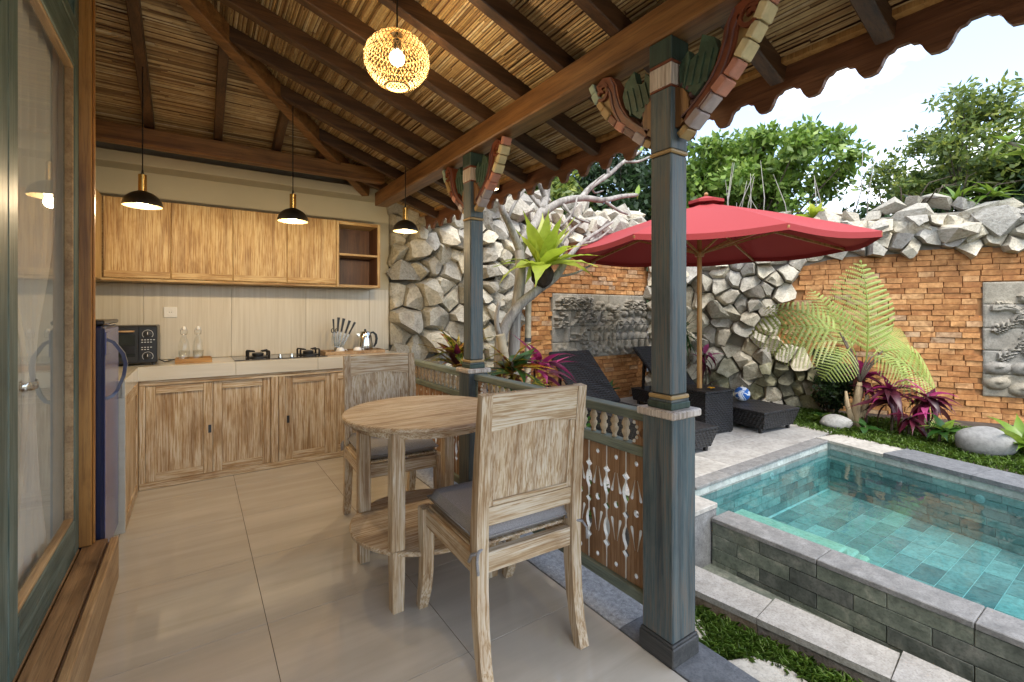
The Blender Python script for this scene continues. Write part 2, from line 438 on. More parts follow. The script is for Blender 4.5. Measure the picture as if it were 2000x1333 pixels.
t = NT('wicker')
v = t.coord((1, 1, 1)); w1 = t.n('TexWave', wave_type='BANDS', bands_direction='DIAGONAL'); t.set(w1.inputs['Vector'], v); w1.inputs['Scale'].default_value = 15.; w1.inputs['Distortion'].default_value = .3
w2 = t.n('TexWave', wave_type='BANDS', bands_direction='Z'); t.set(w2.inputs['Vector'], v); w2.inputs['Scale'].default_value = 14.; w2.inputs['Distortion'].default_value = .3
ck = t.n('TexChecker'); t.set(ck.inputs['Vector'], v); ck.inputs['Scale'].default_value = 40.
h = t.mix(ck.outputs['Fac'], w1.outputs['Color'], w2.outputs['Color'])
t.p(Base_Color=t.mix(h, (.003, .003, .0035), (.022, .022, .024)), Roughness=.5).bump(h, 1., .008)

t = NT('cushion_fabric'); v = t.coord(); n1 = t.noise(v, 420, 2); n2 = t.noise(v, 3, 3)
t.p(Base_Color=t.mix(t.ramp(n1, [(.3, 0.), (.7, 1.)]), (.20, .19, .185), (.38, .365, .36)), Roughness=.95).bump(n1, .35, .002)

t = NT('canopy_red'); v = t.coord(); n1 = t.noise(v, 300, 2)
col = t.mix(n1, (.27, .022, .022), (.34, .036, .034))
t.p(Base_Color=col, Roughness=.85)
tr = t.n('BsdfTranslucent'); t.set(tr.inputs['Color'], col); ms = t.n('MixShader'); ms.inputs[0].default_value = .04
t.t.links.new(t.b.outputs[0], ms.inputs[1]); t.t.links.new(tr.outputs[0], ms.inputs[2]); t.t.links.new(ms.outputs[0], t.out.inputs['Surface'])

t = NT('curtain'); t.p(Base_Color=(.82, .80, .75), Roughness=.9)
tr = t.n('BsdfTranslucent'); tr.inputs['Color'].default_value = (.85, .83, .78, 1); ms = t.n('MixShader'); ms.inputs[0].default_value = .45
t.t.links.new(t.b.outputs[0], ms.inputs[1]); t.t.links.new(tr.outputs[0], ms.inputs[2]); t.t.links.new(ms.outputs[0], t.out.inputs['Surface'])
def leafmat(name, cols, rough=.45, trans=.35, per='island', vein=None):
    t = NT(name); r = t.iran() if per == 'island' else t.oran()
    n = len(cols); c = t.ramp(r, [(i / max(1, n - 1), cc) for i, cc in enumerate(cols)])
    nz = t.noise(t.coord((1, 1, 1), 5.), 9, 3)
    if vein: c = t.mix(t.ramp(nz, [(.45, 0.), (.6, 1.)]), c, vein)
    else: c = t.mix(t.ramp(nz, [(.3, .35), (.6, 0.)]), c, tuple(x * .5 for x in cols[0]))
    t.p(Base_Color=c, Roughness=rough)
    tr = t.n('BsdfTranslucent'); t.set(tr.inputs['Color'], c); ms = t.n('MixShader'); ms.inputs[0].default_value = trans
    t.t.links.new(t.b.outputs[0], ms.inputs[1]); t.t.links.new(tr.outputs[0], ms.inputs[2]); t.t.links.new(ms.outputs[0], t.out.inputs['Surface'])
    return t
leafmat('leaf_tree_bright', [(.075, .145, .018), (.14, .25, .034), (.23, .35, .055), (.34, .45, .10)], trans=.42)
leafmat('leaf_tree_olive', [(.06, .10, .02), (.125, .185, .036), (.20, .27, .055), (.38, .41, .07)], trans=.42)
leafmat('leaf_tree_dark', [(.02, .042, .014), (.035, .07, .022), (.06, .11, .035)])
leafmat('leaf_fern', [(.28, .37, .07), (.40, .48, .12), (.52, .57, .20)], per='object')
leafmat('leaf_nest', [(.34, .44, .035), (.44, .52, .06), (.55, .58, .10)], per='object', trans=.45)
leafmat('leaf_pink', [(.10, .008, .035), (.26, .015, .10), (.48, .05, .20), (.62, .12, .30)], per='object', rough=.35)
leafmat('leaf_maroon', [(.04, .012, .016), (.10, .016, .03), (.20, .02, .06), (.10, .06, .04)], per='object', rough=.35)
leafmat('leaf_croton', [(.03, .07, .012), (.05, .10, .015), (.30, .06, .015), (.10, .018, .02)], per='object', vein=(.42, .34, .03), rough=.3)
leafmat('leaf_glossy', [(.02, .07, .012), (.04, .11, .02), (.07, .16, .03)], per='object', rough=.28)
leafmat('leaf_lime', [(.12, .22, .02), (.20, .32, .035), (.30, .40, .06)], per='object', rough=.35)
leafmat('leaf_banana', [(.09, .18, .03), (.16, .28, .06)], per='object', rough=.4)
leafmat('leaf_grass', [(.08, .16, .018), (.14, .25, .03), (.22, .34, .05)], rough=.5)
leafmat('leaf_shrub', [(.012, .028, .008), (.022, .05, .012), (.05, .09, .02)])
leafmat('flower_pink', [(.6, .1, .2), (.7, .2, .3)], per='object')

def glassy(name, tint, fac_min=0.0, rough=0.0, ior=1.33, bump=None, gloss=(1, 1, 1), graz=1.):
    t = NT(name); t.t.nodes.remove(t.b)
    fr = t.n('LayerWeight'); fr.inputs['Blend'].default_value = .5; f0 = ((ior - 1) / (ior + 1)) ** 2
    fac = t.math('ADD', t.math('MULTIPLY', t.math('POWER', fr.outputs['Facing'], 5.), (1 - f0) * graz), f0)
    gl = t.n('BsdfGlossy'); gl.inputs['Roughness'].default_value = rough; gl.inputs['Color'].default_value = (*gloss, 1)
    tr = t.n('BsdfTransparent'); tr.inputs['Color'].default_value = (*tint, 1)
    ms = t.n('MixShader'); t.set(ms.inputs[0], t.math('ADD', fac, fac_min))
    t.t.links.new(tr.outputs[0], ms.inputs[1]); t.t.links.new(gl.outputs[0], ms.inputs[2]); t.t.links.new(ms.outputs[0], t.out.inputs['Surface'])
    if bump:
        b = t.n('Bump'); b.inputs['Strength'].default_value = bump[0]; b.inputs['Distance'].default_value = .02
        t.set(b.inputs['Height'], t.noise(t.coord(), bump[1], 3, .5, .8)); t.set(gl.inputs['Normal'], b.outputs[0]); t.set(fr.inputs['Normal'], b.outputs[0])
glassy('water', (.46, .76, .80), bump=(.10, 5.), ior=1.33)
glassy('pane_glass', (.95, .97, .96), ior=1.4, fac_min=.03, graz=.6)
glassy('bottle_glass', (.97, .98, .98), ior=1.35, fac_min=.03)

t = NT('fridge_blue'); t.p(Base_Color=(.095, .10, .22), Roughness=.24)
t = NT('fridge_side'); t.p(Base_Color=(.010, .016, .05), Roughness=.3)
t = NT('fridge_handle'); t.p(Base_Color=(.035, .04, .09), Roughness=.2)
t = NT('shade_black'); t.p(Base_Color=(.02, .016, .012), Roughness=.35)
t = NT('bulb'); t.p(Base_Color=(1, .85, .6), Emission_Color=(1.0, .80, .50)); t.b.inputs['Emission Strength'].default_value = 6.
t = NT('lamp_panel'); t.p(Base_Color=(1, .9, .7), Emission_Color=(1.0, .82, .5)); t.b.inputs['Emission Strength'].default_value = 1.6
t = NT('rattan'); t.p(Base_Color=t.mix(t.noise(t.coord(), 60, 2), (.34, .23, .09), (.52, .38, .19)), Roughness=.6)
t = NT('towel'); v = t.coord((1, 1, 1)); nz = t.noise(v, 7.5, 1, .4, 1.2)
t.p(Base_Color=t.ramp(nz, [(.0, (.02, .12, .42)), (.46, (.03, .17, .5)), (.47, (.75, .78, .8)), (.53, (.75, .78, .8)), (.54, (.03, .15, .48)), (.6, (.8, .82, .84)), (1., (.8, .82, .84))], 'CONSTANT'), Roughness=.8)
# ------------------------------------------------------------------ ground, terrace base, floor
g = MB()
B = (-6., 9.2, -6., 7.)                       # courtyard block cut out of the far ground
for (x0, x1, y0, y1) in ((-400, B[0], -400, 400), (B[1], 400, -400, 400), (B[0], B[1], -400, B[2]), (B[0], B[1], B[3], 400)):
    g.add([(x0, y0, -.05), (x1, y0, -.05), (x1, y1, -.05), (x0, y1, -.05)], [(0, 1, 2, 3)])
struct(g.obj('ground', 'soil'))
struct(MB().box(-5.9, 1.60, -5.9, 4.76, -.6, -.012).obj('terrace_base', 'mortar'))
floor = struct(MB().box(-.97, 1.395, -5.8, 4.715, -.0115, -.0025).obj('terrace_floor', 'grout'))
xs = [-.96, -.36, .24, .84, 1.395]; ys = [.92 + .6 * k for k in range(-8, 7)] + [4.71]
for i in range(4):
    for j in range(len(ys) - 1):
        if ys[j] > 4.2: continue
        if i == 0 and ys[j + 1] < 2.8: continue
        MB().box(xs[i] + .0011, xs[i + 1] - .0011, ys[j] + .0011, ys[j + 1] - .0011, -.0025, 0.0, .0006).obj('floor_tile', 'floor_tile', floor)
kerb = struct(MB().box(1.398, 1.60, -5.8, 4.70, -.0115, -.004).obj('terrace_edge', 'grout'))
y = -3.05
while y < 4.6:
    L = .62
    near = y < 1.0
    MB().box(1.399, 1.597, y + .002, y + L - .002, -.004, .003, .0015).obj('edging_slab', 'dark_slab' if near else 'pebble_wash', kerb)
    y += L

# ------------------------------------------------------------------ kitchen walls
kw = thing('kitchen_back_wall', 'cream plaster kitchen wall above the wooden wall cupboards', 'wall', (.3, 4.72, 0))
MB().box(-1.15, 1.66, 4.72, 4.90, -.01, 2.80).obj('plaster_face', 'plaster', kw)
MB().box(-.945, 1.655, 4.50, 4.718, 2.385, 2.47, .003).obj('ring_beam', 'plaster', kw)
for k, (a, b) in enumerate([(-.945, -.345), (-.345, .255), (.255, .855), (.855, 1.455), (1.455, 1.655)]):
    MB().box(a + .001, b - .001, 4.705, 4.7195, .88, 1.493, .001).obj('wall_tile', 'splash_tile', kw)
lw = thing('kitchen_left_wall', 'cream plaster side wall behind the blue refrigerator', 'wall', (-1.05, 3.8, 0))
MB().box(-1.15, -.95, 2.9, 4.715, -.01, 3.3).obj('plaster_face', 'plaster', lw)

# ------------------------------------------------------------------ room behind the glazed doors
rm = thing('bedroom_shell', 'dim cream bedroom seen through the glazed green doors', 'room', (-2.2, .5, 0))
MB().box(-4.0, -3.9, -3.0, 2.87, .1, 3.0).obj('room_wall', 'room_wall', rm)
MB().box(-3.9, -.47, 2.84, 2.895, .1, 3.28).obj('room_wall', 'room_wall', rm)
MB().box(-3.9, -.5, -2.9, 2.84, .08, .17).obj('room_floor', 'sill_wood', rm)
MB().box(-3.9, -.5, -2.9, 2.84, 2.90, 2.98).obj('room_ceiling', 'beam_wood_y', rm)
MB().box(-.56, -.44, .74, .90, -.01, 3.0, .004).obj('pier', 'plaster', rm)
bx = thing('wardrobe', 'brown wooden wardrobe inside the room behind the glass', 'wardrobe', (-2.6, 2.4, .17))
MB().box(-3.0, -1.4, 2.30, 2.83, .17, 2.3, .01).obj('carcass', 'cabinet_wood_z', bx)
for k in range(3): MB().box(-2.98 + k * .53, -2.47 + k * .53, 2.275, 2.298, .25, 2.25, .006).obj('door', 'cabinet_wood_z', bx)

# sill and door set
sl = thing('door_sill', 'stepped brown timber sill under the green glazed doors', 'sill', (-.4, 2.0, 0))
MB().box(-.335, -.305, -1.0, 2.885, 0, .200, .004).obj('riser_plank', 'sill_pale', sl)
MB().box(-.432, -.345, -1.0, 2.90, 0, .196, .004).obj('tread_plank', 'sill_wood', sl)
MB().box(-.50, -.436, -1.0, 2.84, 0, .198, .004).obj('inner_plank', 'sill_wood', sl)
MB().box(-.343, -.337, -1.0, 2.87, 0, .186).obj('groove_strip', 'shelf_inner', sl)
jb = thing('door_jamb', 'orange brown timber door post beside the blue refrigerator', 'door post', (-.42, 2.87, .2))
MB().box(-.442, -.396, 2.842, 2.885, .197, 3.02, .003).obj('post', 'jamb_wood', jb)
MB().box(-.395, -.388, 2.860, 2.884, .197, 3.02, .002).obj('bead', 'jamb_wood', jb)

def leaf(y0, y1, label):
    d = thing('glazed_door', label, 'door', (-.45, (y0 + y1) / 2, .2), group='green glazed doors')
    X0, X1 = -.475, -.438
    w = .085
    MB().box(X0, X1, y0, y0 + w, .2, 2.50, .004).obj('stile', 'door_green_z', d)
    MB().box(X0, X1, y1 - w, y1, .2, 2.50, .004).obj('stile', 'door_green_z', d)
    MB().box(X0, X1, y0 + w + .0005, y1 - w - .0005, .2, .36, .004).obj('bottom_rail', 'door_green_y', d)
    MB().box(X0, X1, y0 + w + .0005, y1 - w - .0005, 2.34, 2.50, .004).obj('top_rail', 'door_green_y', d)
    for (a, b, c, e) in ((y0 + w, y0 + w + .014, .36, 2.34), (y1 - w - .014, y1 - w, .36, 2.34)):
        MB().box(X0 + .006, X1 - .004, a, b, c, e, .002).obj('glazing_bead', 'sill_pale', d)
    for (c, e) in ((.36, .374), (2.326, 2.34)):
        MB().box(X0 + .006, X1 - .004, y0 + w + .0145, y1 - w - .0145, c, e, .002).obj('glazing_bead', 'sill_pale', d)
    MB().add([(-.458, y0 + w, .36), (-.458, y1 - w, .36), (-.458, y1 - w, 2.34), (-.458, y0 + w, 2.34)], [(0, 1, 2, 3)]).obj('pane', 'pane_glass', d)
leaf(1.885, 2.835, 'green framed glazed door next to the orange timber post')
leaf(.925, 1.880, 'green framed glazed door at the left edge of the picture')
tw = thing('transom_window', 'green framed window strip above the glazed doors', 'window', (-.45, 1.9, 2.5))
MB().box(-.475, -.438, .925, 2.835, 2.505, 2.56, .004).obj('sill_rail', 'door_green_y', tw)
MB().box(-.475, -.438, .925, 2.835, 2.93, 3.0, .004).obj('head_rail', 'door_green_y', tw)
for yy in (.925, 1.84, 2.76): MB().box(-.475, -.438, yy, yy + .075, 2.561, 2.929, .004).obj('mullion', 'door_green_z', tw)
for a, b in ((1.0, 1.84), (1.915, 2.76)):
    MB().add([(-.458, a, 2.56), (-.458, b, 2.56), (-.458, b, 2.93), (-.458, a, 2.93)], [(0, 1, 2, 3)]).obj('pane', 'pane_glass', tw)

def curtain(y0, y1, yt, label):
    """sheer curtain hanging from a rail, gathered by a tie at z 1.02"""
    d = thing('curtain', label, 'curtain', (-.507, (y0 + y1) / 2, .2), group='white curtains')
    V = []; F = []; nz_, ny = 40, 90
    for i in range(nz_ + 1):
        z = .19 + (2.72 - .19) * i / nz_
        g_ = math.exp(-((z - 1.0) / .42) ** 2) if z > 1.0 else math.exp(-((z - 1.0) / .75) ** 2)
        a = y0 + (yt - .05 - y0) * g_; b = y1 + (yt + .06 - y1) * g_
        for j in range(ny + 1):
            s = j / ny
            am = .011 * (1 - .4 * g_)
            V.append((-.507 + am * math.sin(s * 46 + 1.2 * math.sin(z * 1.3)) + .005 * math.sin(s * 17 + z), a + (b - a) * s, z))
    for i in range(nz_):
        for j in range(ny):
            p = i * (ny + 1) + j; F.append((p, p + 1, p + ny + 2, p + ny + 1))
    c = MB().add(V, F); c.obj('fabric', 'curtain', d, True)
    MB().lathe([(.05, .985), (.056, 1.0), (.05, 1.015)], (-.507, yt, 0), 14, False, Matrix.Diagonal((.45, 1.15, 1, 1))).obj('tie_band', 'chrome', d, True)
    MB().tube([(-.507, y0 - .05, 2.745), (-.507, min(y1 + .1, 2.83), 2.745)], .014, 8).obj('rail', 'sill_wood', d)
curtain(2.02, 2.79, 2.40, 'white curtain tied back behind the glazed door by the timber post')
curtain(1.02, 1.72, 1.35, 'white curtain behind the leftmost glazed door')

# ------------------------------------------------------------------ roof
MS, ES = .34, .30
def zr(x): return 2.40 - MS * (x - 1.40)
def ze(y): return 2.54 + ES * (4.1 - y)
def yhip(x): return 4.1 - (zr(x) - 2.54) / ES
RO = .088                      # reed layer above the rafter undersides
roof = thing('terrace_roof', 'sloping reed ceiling on dark rafters over the terrace', 'roof', (.5, 1.5, 2.4))
s = MB()
def slab(P4, th=.09):
    s.add([(x, y, z) for x, y, z in P4] + [(x, y, z + th) for x, y, z in P4], [(3, 2, 1, 0), (4, 5, 6, 7), (0, 1, 5, 4), (1, 2, 6, 5), (2, 3, 7, 6), (3, 0, 4, 7)])
h_ = RO + .02
slab([(-1.6, -.9, zr(-1.6) + h_), (2.06, -.9, zr(2.06) + h_), (2.06, 4.95, zr(2.06) + h_), (-1.6, 4.95, zr(-1.6) + h_)])
s.obj('roof_cover', 'roof_top', roof)
s = MB(); slab([(-1.6, 2.0, ze(2.0) + h_), (2.03, 2.0, ze(2.0) + h_), (2.03, 4.49, ze(4.49) + h_), (-1.6, 4.49, ze(4.49) + h_)])
s.obj('roof_cover', 'roof_top', roof)
# reeds: a shallow triangular section, laid side by side in broken lengths
def reeds(name, fn, a0, a1, b0, b1, step):
    r = MB(); a = a0
    rr = random.Random(5)
    while a < a1:
        w = step * rr.uniform(.75, 1.35); b = b0 + rr.uniform(-.8, 0)
        while b < b1:
            L = rr.uniform(.35, 1.5); e = min(b + L, b1)
            if e > b0:
                bb = max(b, b0); dz = rr.uniform(-.004, .004); t0 = rr.uniform(-.0035, .0035); t1 = rr.uniform(-.0035, .0035)
                V = []
                for (bq, sk) in ((bb, t0), (e, t1)):
                    for (da, dd) in ((0, 0), (w * .5, -.0045), (w, 0)):
                        x, y, z = fn(a + da + sk, bq); V.append((x, y, z + dd + dz))
                r.add(V, [(0, 1, 4, 3), (1, 2, 5, 4)])
            b += L + rr.uniform(.0, .004)
        a += w
    o = r.obj(name, 'reed', roof); stuff(o); return o
reeds('reed_layer', lambda a, b: (a, b, zr(a) + RO), -1.25, 2.0, -.88, 4.62, .0105)
reeds('reed_layer', lambda a, b: (b, a, ze(a) + RO), 2.3, 4.48, -.96, 1.35, .0115)
RY = [-.84, -.48, -.12, .24, .60, .96, 1.32, 1.665, 2.01, 2.37, 2.75, 3.12, 3.47, 3.83, 4.25]
for y in RY:
    xt = -1.2
    if y > yhip(-1.2): xt = 1.40 - (ze(y) - 2.40) / MS       # jack rafters stop at the hip
    p = Vector((1.99, y, zr(1.99) + .043)); q = Vector((xt, y, zr(xt) + .043))
    if p.x - q.x < .1: continue
    MB().bar(p, q, .055, .084, c=.004).obj('rafter', 'rafter_wood_x', roof)
for x in (-.66, -.27, .135, .53, .86):
    yh = max(yhip(x), 2.2)
    if yh > 4.1: continue
    MB().bar((x, 4.27, ze(4.27) + .043), (x, yh, ze(yh) + .043), .055, .084, c=.004).obj('rafter', 'rafter_wood_y', roof)
MB().bar((1.36, yhip(1.36) - .02, zr(1.36) + .03), (-.75, yhip(-.75), zr(-.75) + .03), .075, .13, c=.005).obj('hip_rafter', 'beam_wood_x', roof)
MB().box(-.945, 1.39, 4.05, 4.14, 2.415, 2.535, .006).obj('wall_plate', 'beam_wood_x', roof)
MB().bar((2.0 - .03, -.88, zr(1.97) + RO - .012), (2.0 - .03, 4.6, zr(1.97) + RO - .012), .04, .02).obj('eave_batten', 'pole_wood', roof)
prof = [(0, .068), (.018, .068), (.027, .058), (.042, .055), (.050, .045), (.060, .022), (.073, .004), (.094, 0.), (.115, .004), (.127, .022), (.137, .045), (.145, .055), (.160, .058), (.169, .068)]
PT = .187; y0 = .279 - .0935 - PT * 6
pts = []
for k in range(30):
    for a, z in prof: pts.append((y0 + k * PT + a, 2.118 + z))
ye = y0 + 30 * PT
pts += [(ye, 2.186), (ye, 2.292), (y0, 2.292)]
MB().plate([pts], (2.012, 0, 0), (0, 1, 0), (0, 0, 1), .022).obj('eave_board', 'fascia_wood', roof)
beam = thing('eaves_beam', 'long brown timber beam resting on the two carved posts', 'beam', (1.465, 1.5, 2.27))
MB().box(1.402, 1.528, -.9, 4.37, 2.272, 2.398, .007).obj('timber', 'beam_wood_y', beam)

# ------------------------------------------------------------------ posts with carved brackets
def bracket(post, cx, cy, sgn):
    ox = cy + sgn * .046
    def P(a, z, dx=0.): return (cx + dx, ox + sgn * a, z)
    crv = [(.012, 1.905), (.05, 1.93), (.10, 1.972), (.15, 2.012), (.195, 2.048), (.235, 2.09), (.27, 2.135), (.30, 2.178), (.325, 2.225), (.345, 2.268)]
    # red ribbon: from the foot up to the volute
    rib = [(.035, 1.955), (.07, 1.975), (.115, 2.010), (.155, 2.05), (.185, 2.098), (.205, 2.15), (.215, 2.20), (.235, 2.238), (.27, 2.252), (.305, 2.236)]
    b = MB(); b.sweep([P(*p) for p in rib], .05, [.03, .036, .042, .046, .048, .05, .05, .046, .04, .03])
    br = b.obj('bracket', 'red_paint', post)
    v = MB()
    sp = [P(.278 + .045 * (1 - k / 22) * math.cos(1.2 + k * .42), 2.205 + .045 * (1 - k / 22) * math.sin(1.2 + k * .42)) for k in range(20)]
    v.sweep(sp, .058, .013); v.obj('volute', 'red_paint', br)
    for off in (-.014, .014):
        v = MB(); v.sweep([P(a - off * .6, z + off) for a, z in rib[:-2]], .058, .006); v.obj('ribbon_line', 'maroon_paint', br)
    cols = ['gold_trim', 'lilac_paint', 'lilac_paint', 'pink_paint', 'pink_paint', 'cream_paint', 'cream_paint', 'cream_paint', 'pink_paint']
    if sgn > 0: cols = ['gold_trim', 'lilac_paint', 'maroon_paint', 'pink_paint', 'red_paint', 'gold_trim', 'gold_trim', 'mint_paint', 'mint_paint']
    for k in range(9):
        a, b_ = Vector(P(*crv[k])), Vector(P(*crv[k + 1]))
        d = (b_ - a).normalized()
        MB().bar(a + d * .002, b_ - d * .002, .056 + .006 * (k % 2), .030 + .005 * (k % 2), up=(1, 0, 0) if False else (0, -sgn * d.z, abs(d.y)), c=.004).obj('painted_block', cols[k], br)
    # web filling the space between ribbon and blocks
    web = [(.03, 1.93), (.10, 1.985), (.16, 2.03), (.215, 2.085), (.26, 2.14), (.295, 2.19), (.31, 2.235), (.25, 2.24), (.21, 2.19), (.17, 2.10), (.10, 2.02)]
    MB().plate([[(sgn * a, z) for a, z in web]], (cx, ox, 0), (0, 1, 0), (0, 0, 1), .03).obj('web', 'gold_trim', br)
    lf = [(.012, 2.16), (.05, 2.20), (.055, 2.16), (.09, 2.175), (.105, 2.23), (.15, 2.20), (.165, 2.15), (.15, 2.10), (.11, 2.06), (.075, 2.03), (.04, 2.06), (.015, 2.10)]
    MB().plate([[(sgn * a, z) for a, z in lf]], (cx, ox, 0), (0, 1, 0), (0, 0, 1), .036).obj('carved_leaf', 'leaf_paint', br)
    for k in range(4):
        a = .03 + .03 * k
        MB().sweep([P(a, 2.075 - .005 * k), P(a + .012, 2.12), P(a + .024, 2.165)], .044, .009).obj('leaf_vein', 'leaf_paint', br)
    cres = [(0, 1.94)] + [(.056 * math.cos(RAD(t)), 2.01 + .075 * math.sin(RAD(t))) for t in range(-70, 80, 20)] + [(0, 2.085)]
    MB().plate([[(sgn * a, z) for a, z in cres]], (cx, ox, 0), (0, 1, 0), (0, 0, 1), .05).obj('rosette', 'beam_wood_z', br)
    for k in range(7):
        t = RAD(-66 + 22 * k)
        MB().ball(P(.062 * math.cos(t), 2.01 + .085 * math.sin(t)), .0145, 8, 6, (1.6, 1, 1)).obj('bead', 'maroon_paint', br, True)

def post(cx, cy, label, brk=True):
    d = thing('carved_post', label, 'post', (cx, cy, 0), group='carved posts')
    def sq(name, hw, z0, z1, m, c=.003): return MB().box(cx - hw, cx + hw, cy - hw, cy + hw, z0, z1, c).obj(name, m, d)
    sq('plinth', .077, .0035, .072, 'plinth_dark', .004); sq('plinth_cap', .0735, .0725, .083, 'plinth_dark', .003)
    sq('lower_shaft', .068, .0835, .884, 'post_blue', .004)
    sq('cap_moulding', .084, .8845, .912, 'post_white', .005)
    sq('neck', .055, .9125, .938, 'post_green', .003); sq('neck', .051, .9385, .948, 'post_blue', .002)
    sq('gold_ring', .053, .9485, .964, 'gold_trim', .004)
    u = MB(); u.box(cx - .047, cx + .047, cy - .047, cy + .047, .9645, 1.848, .006); u.obj('upper_shaft', 'post_blue', d)
    sq('gold_ring', .0505, 1.8485, 1.863, 'gold_trim', .004)
    sq('upper_block', .047, 1.8635, 2.088, 'post_blue', .003)
    sq('red_band', .049, 2.0885, 2.096, 'red_paint', .002)
    sq('white_block', .0505, 2.0965, 2.176, 'post_white', .004)
    sq('red_band', .049, 2.1765, 2.188, 'red_paint', .002)
    sq('head_block', .0505, 2.1885, 2.271, 'post_green', .003)
    if brk: bracket(d, cx, cy, 1); bracket(d, cx, cy, -1)
    return d
PX = 1.466; PYN, PYF = 1.106, 2.59
post(PX, PYN, 'blue green carved post nearest the camera, in front of the pool')
post(PX, PYF, 'farther blue green carved post behind the round table')

# ------------------------------------------------------------------ railing
def dot(cx, cz, r, n=8): return [(cx + r * math.cos(2 * math.pi * k / n), cz + r * 1.15 * math.sin(2 * math.pi * k / n)) for k in range(n)]
def tear(x0, z0, x1, z1, r):
    """slim drop from the point (x0,z0) to a round end at (x1,z1)"""
    d = Vector((x1 - x0, z1 - z0)).normalized(); n = Vector((-d.y, d.x)); e = Vector((x1, z1))
    P = [Vector((x0, z0)) + n * .0012]
    for k in range(6):
        t = math.pi * k / 5; P.append(e + n * r * math.cos(t) + d * r * math.sin(t))
    P.append(Vector((x0, z0)) - n * .0012)
    m = Vector((x0, z0)) * .4 + e * .6
    return [(P[0].x, P[0].y), (m.x + n.x * .0035, m.y + n.y * .0035)] + [(p.x, p.y) for p in P[1:-1]] + [(m.x - n.x * .0035, m.y - n.y * .0035), (P[-1].x, P[-1].y)]
SZ0, SZ1 = .172, .698; SH = SZ1 - SZ0
pr = [(0, .052), (.155, .052), (.175, .050), (.20, .040), (.225, .050), (.25, .0495), (.29, .043), (.33, .040), (.37, .044), (.41, .050), (.45, .0515), (.475, .050), (.50, .041), (.525, .050), (.55, .0515), (.59, .050), (.63, .044), (.67, .040), (.71, .043), (.75, .0495), (.775, .050), (.80, .040), (.825, .050), (.85, .052), (1, .052)]
zz = lambda f: SH * (1 - f)
pr = [(f, w - .0015 - (.004 if w < .046 else 0.)) for f, w in pr]
outl = [(-w, zz(f)) for f, w in pr] + [(w, zz(f)) for f, w in reversed(pr)]
holes = [dot(0, zz(.075), .0095), dot(0, zz(.455), .0135), dot(0, zz(.93), .0095)]
for sg in (-1, 1):
    holes.append(tear(sg * .006, zz(.20), sg * .023, zz(.345), .0075))
    holes.append(tear(sg * .006, zz(.74), sg * .023, zz(.575), .0075))
sb = MB().plate([outl] + holes, (0, 0, 0), (0, 1, 0), (0, 0, 1), .016)
slat_me = sb.mesh('slat')
bm = bmesh.new(); bm.from_mesh(slat_me); bmesh.ops.recalc_face_normals(bm, faces=bm.faces); bm.to_mesh(slat_me); bm.free()
slat_me.materials.append(MAT['slat_brown']); slat_me.materials.append(MAT['cut_edge'])
for p in slat_me.polygons: p.material_index = 1 if abs(p.normal.x) < .5 else 0
bal_prof = [(.008, 0), (.012, .004), (.009, .012), (.010, .018), (.0165, .032), (.0175, .042), (.011, .05), (.013, .053), (.011, .057), (.0175, .066), (.0165, .076), (.010, .09), (.009, .094), (.012, .098), (.009, .1035)]
bal_me = MB().lathe(bal_prof, n=12).mesh('baluster', True); bal_me.materials.append(MAT['baluster_wood'])
def ornament(par, y, sgn):
    o = [(0, .741), (.075, .741), (.055, .752), (.048, .77), (.040, .792), (.048, .815), (.055, .832), (.075, .841), (0, .841)]
    b = MB().plate([[(sgn * a, z) for a, z in o]], (PX, y, 0), (0, 1, 0), (0, 0, 1), .036).obj('corner_carving', 'slat_brown', par)
    for k in range(5):
        t = RAD(-56 + 28 * k); MB().ball((PX - .018, y + sgn * (.082 - .042 * math.cos(t)), .791 + .045 * math.sin(t)), .0075, 7, 5).obj('carved_bead', 'cut_edge', b, True)
    MB().ball((PX - .016, y + sgn * .02, .791), .014, 8, 6, (.8, 1, 1.3)).obj('carved_boss', 'beam_wood_z', b, True)
def railing(y0, y1, label, pad0, pad1):
    d = thing('terrace_railing', label, 'railing', (PX, (y0 + y1) / 2, 0), group='terrace railings')
    def rl(n, hw, z0, z1): MB().box(PX - hw, PX + hw, y0, y1, z0, z1, .004).obj(n, 'rail_green_y', d)
    rl('top_rail', .034, .8425, .879); rl('middle_rail', .026, .6995, .7395); rl('bottom_rail', .026, .122, .1705)
    for yy in (y0, y1 - .022): MB().box(PX - .024, PX + .024, yy, yy + .022, .7400, .8420, .002).obj('end_post', 'rail_green_y', d)
    n = int((y1 - y0) / .108); off = (y1 - y0 - n * .108) / 2
    for k in range(n): link('slat', slat_me, None, d, TRS((PX, y0 + off + .108 * (k + .5), SZ0)))
    a, b = y0 + pad0, y1 - pad1; m = max(2, int((b - a) / .062))
    for k in range(m): link('baluster', bal_me, None, d, TRS((PX, a + (b - a) * (k + .5) / m, .7395)))
    ornament(d, y0 + .0225, 1); ornament(d, y1 - .0225, -1)
railing(PYN + .0685, PYF - .0685, 'green railing with cut out brown boards between the two posts', .11, .11)
railing(PYF + .0685, 4.15, 'green railing with cut out brown boards between the far post and kitchen counter', .11, .11)
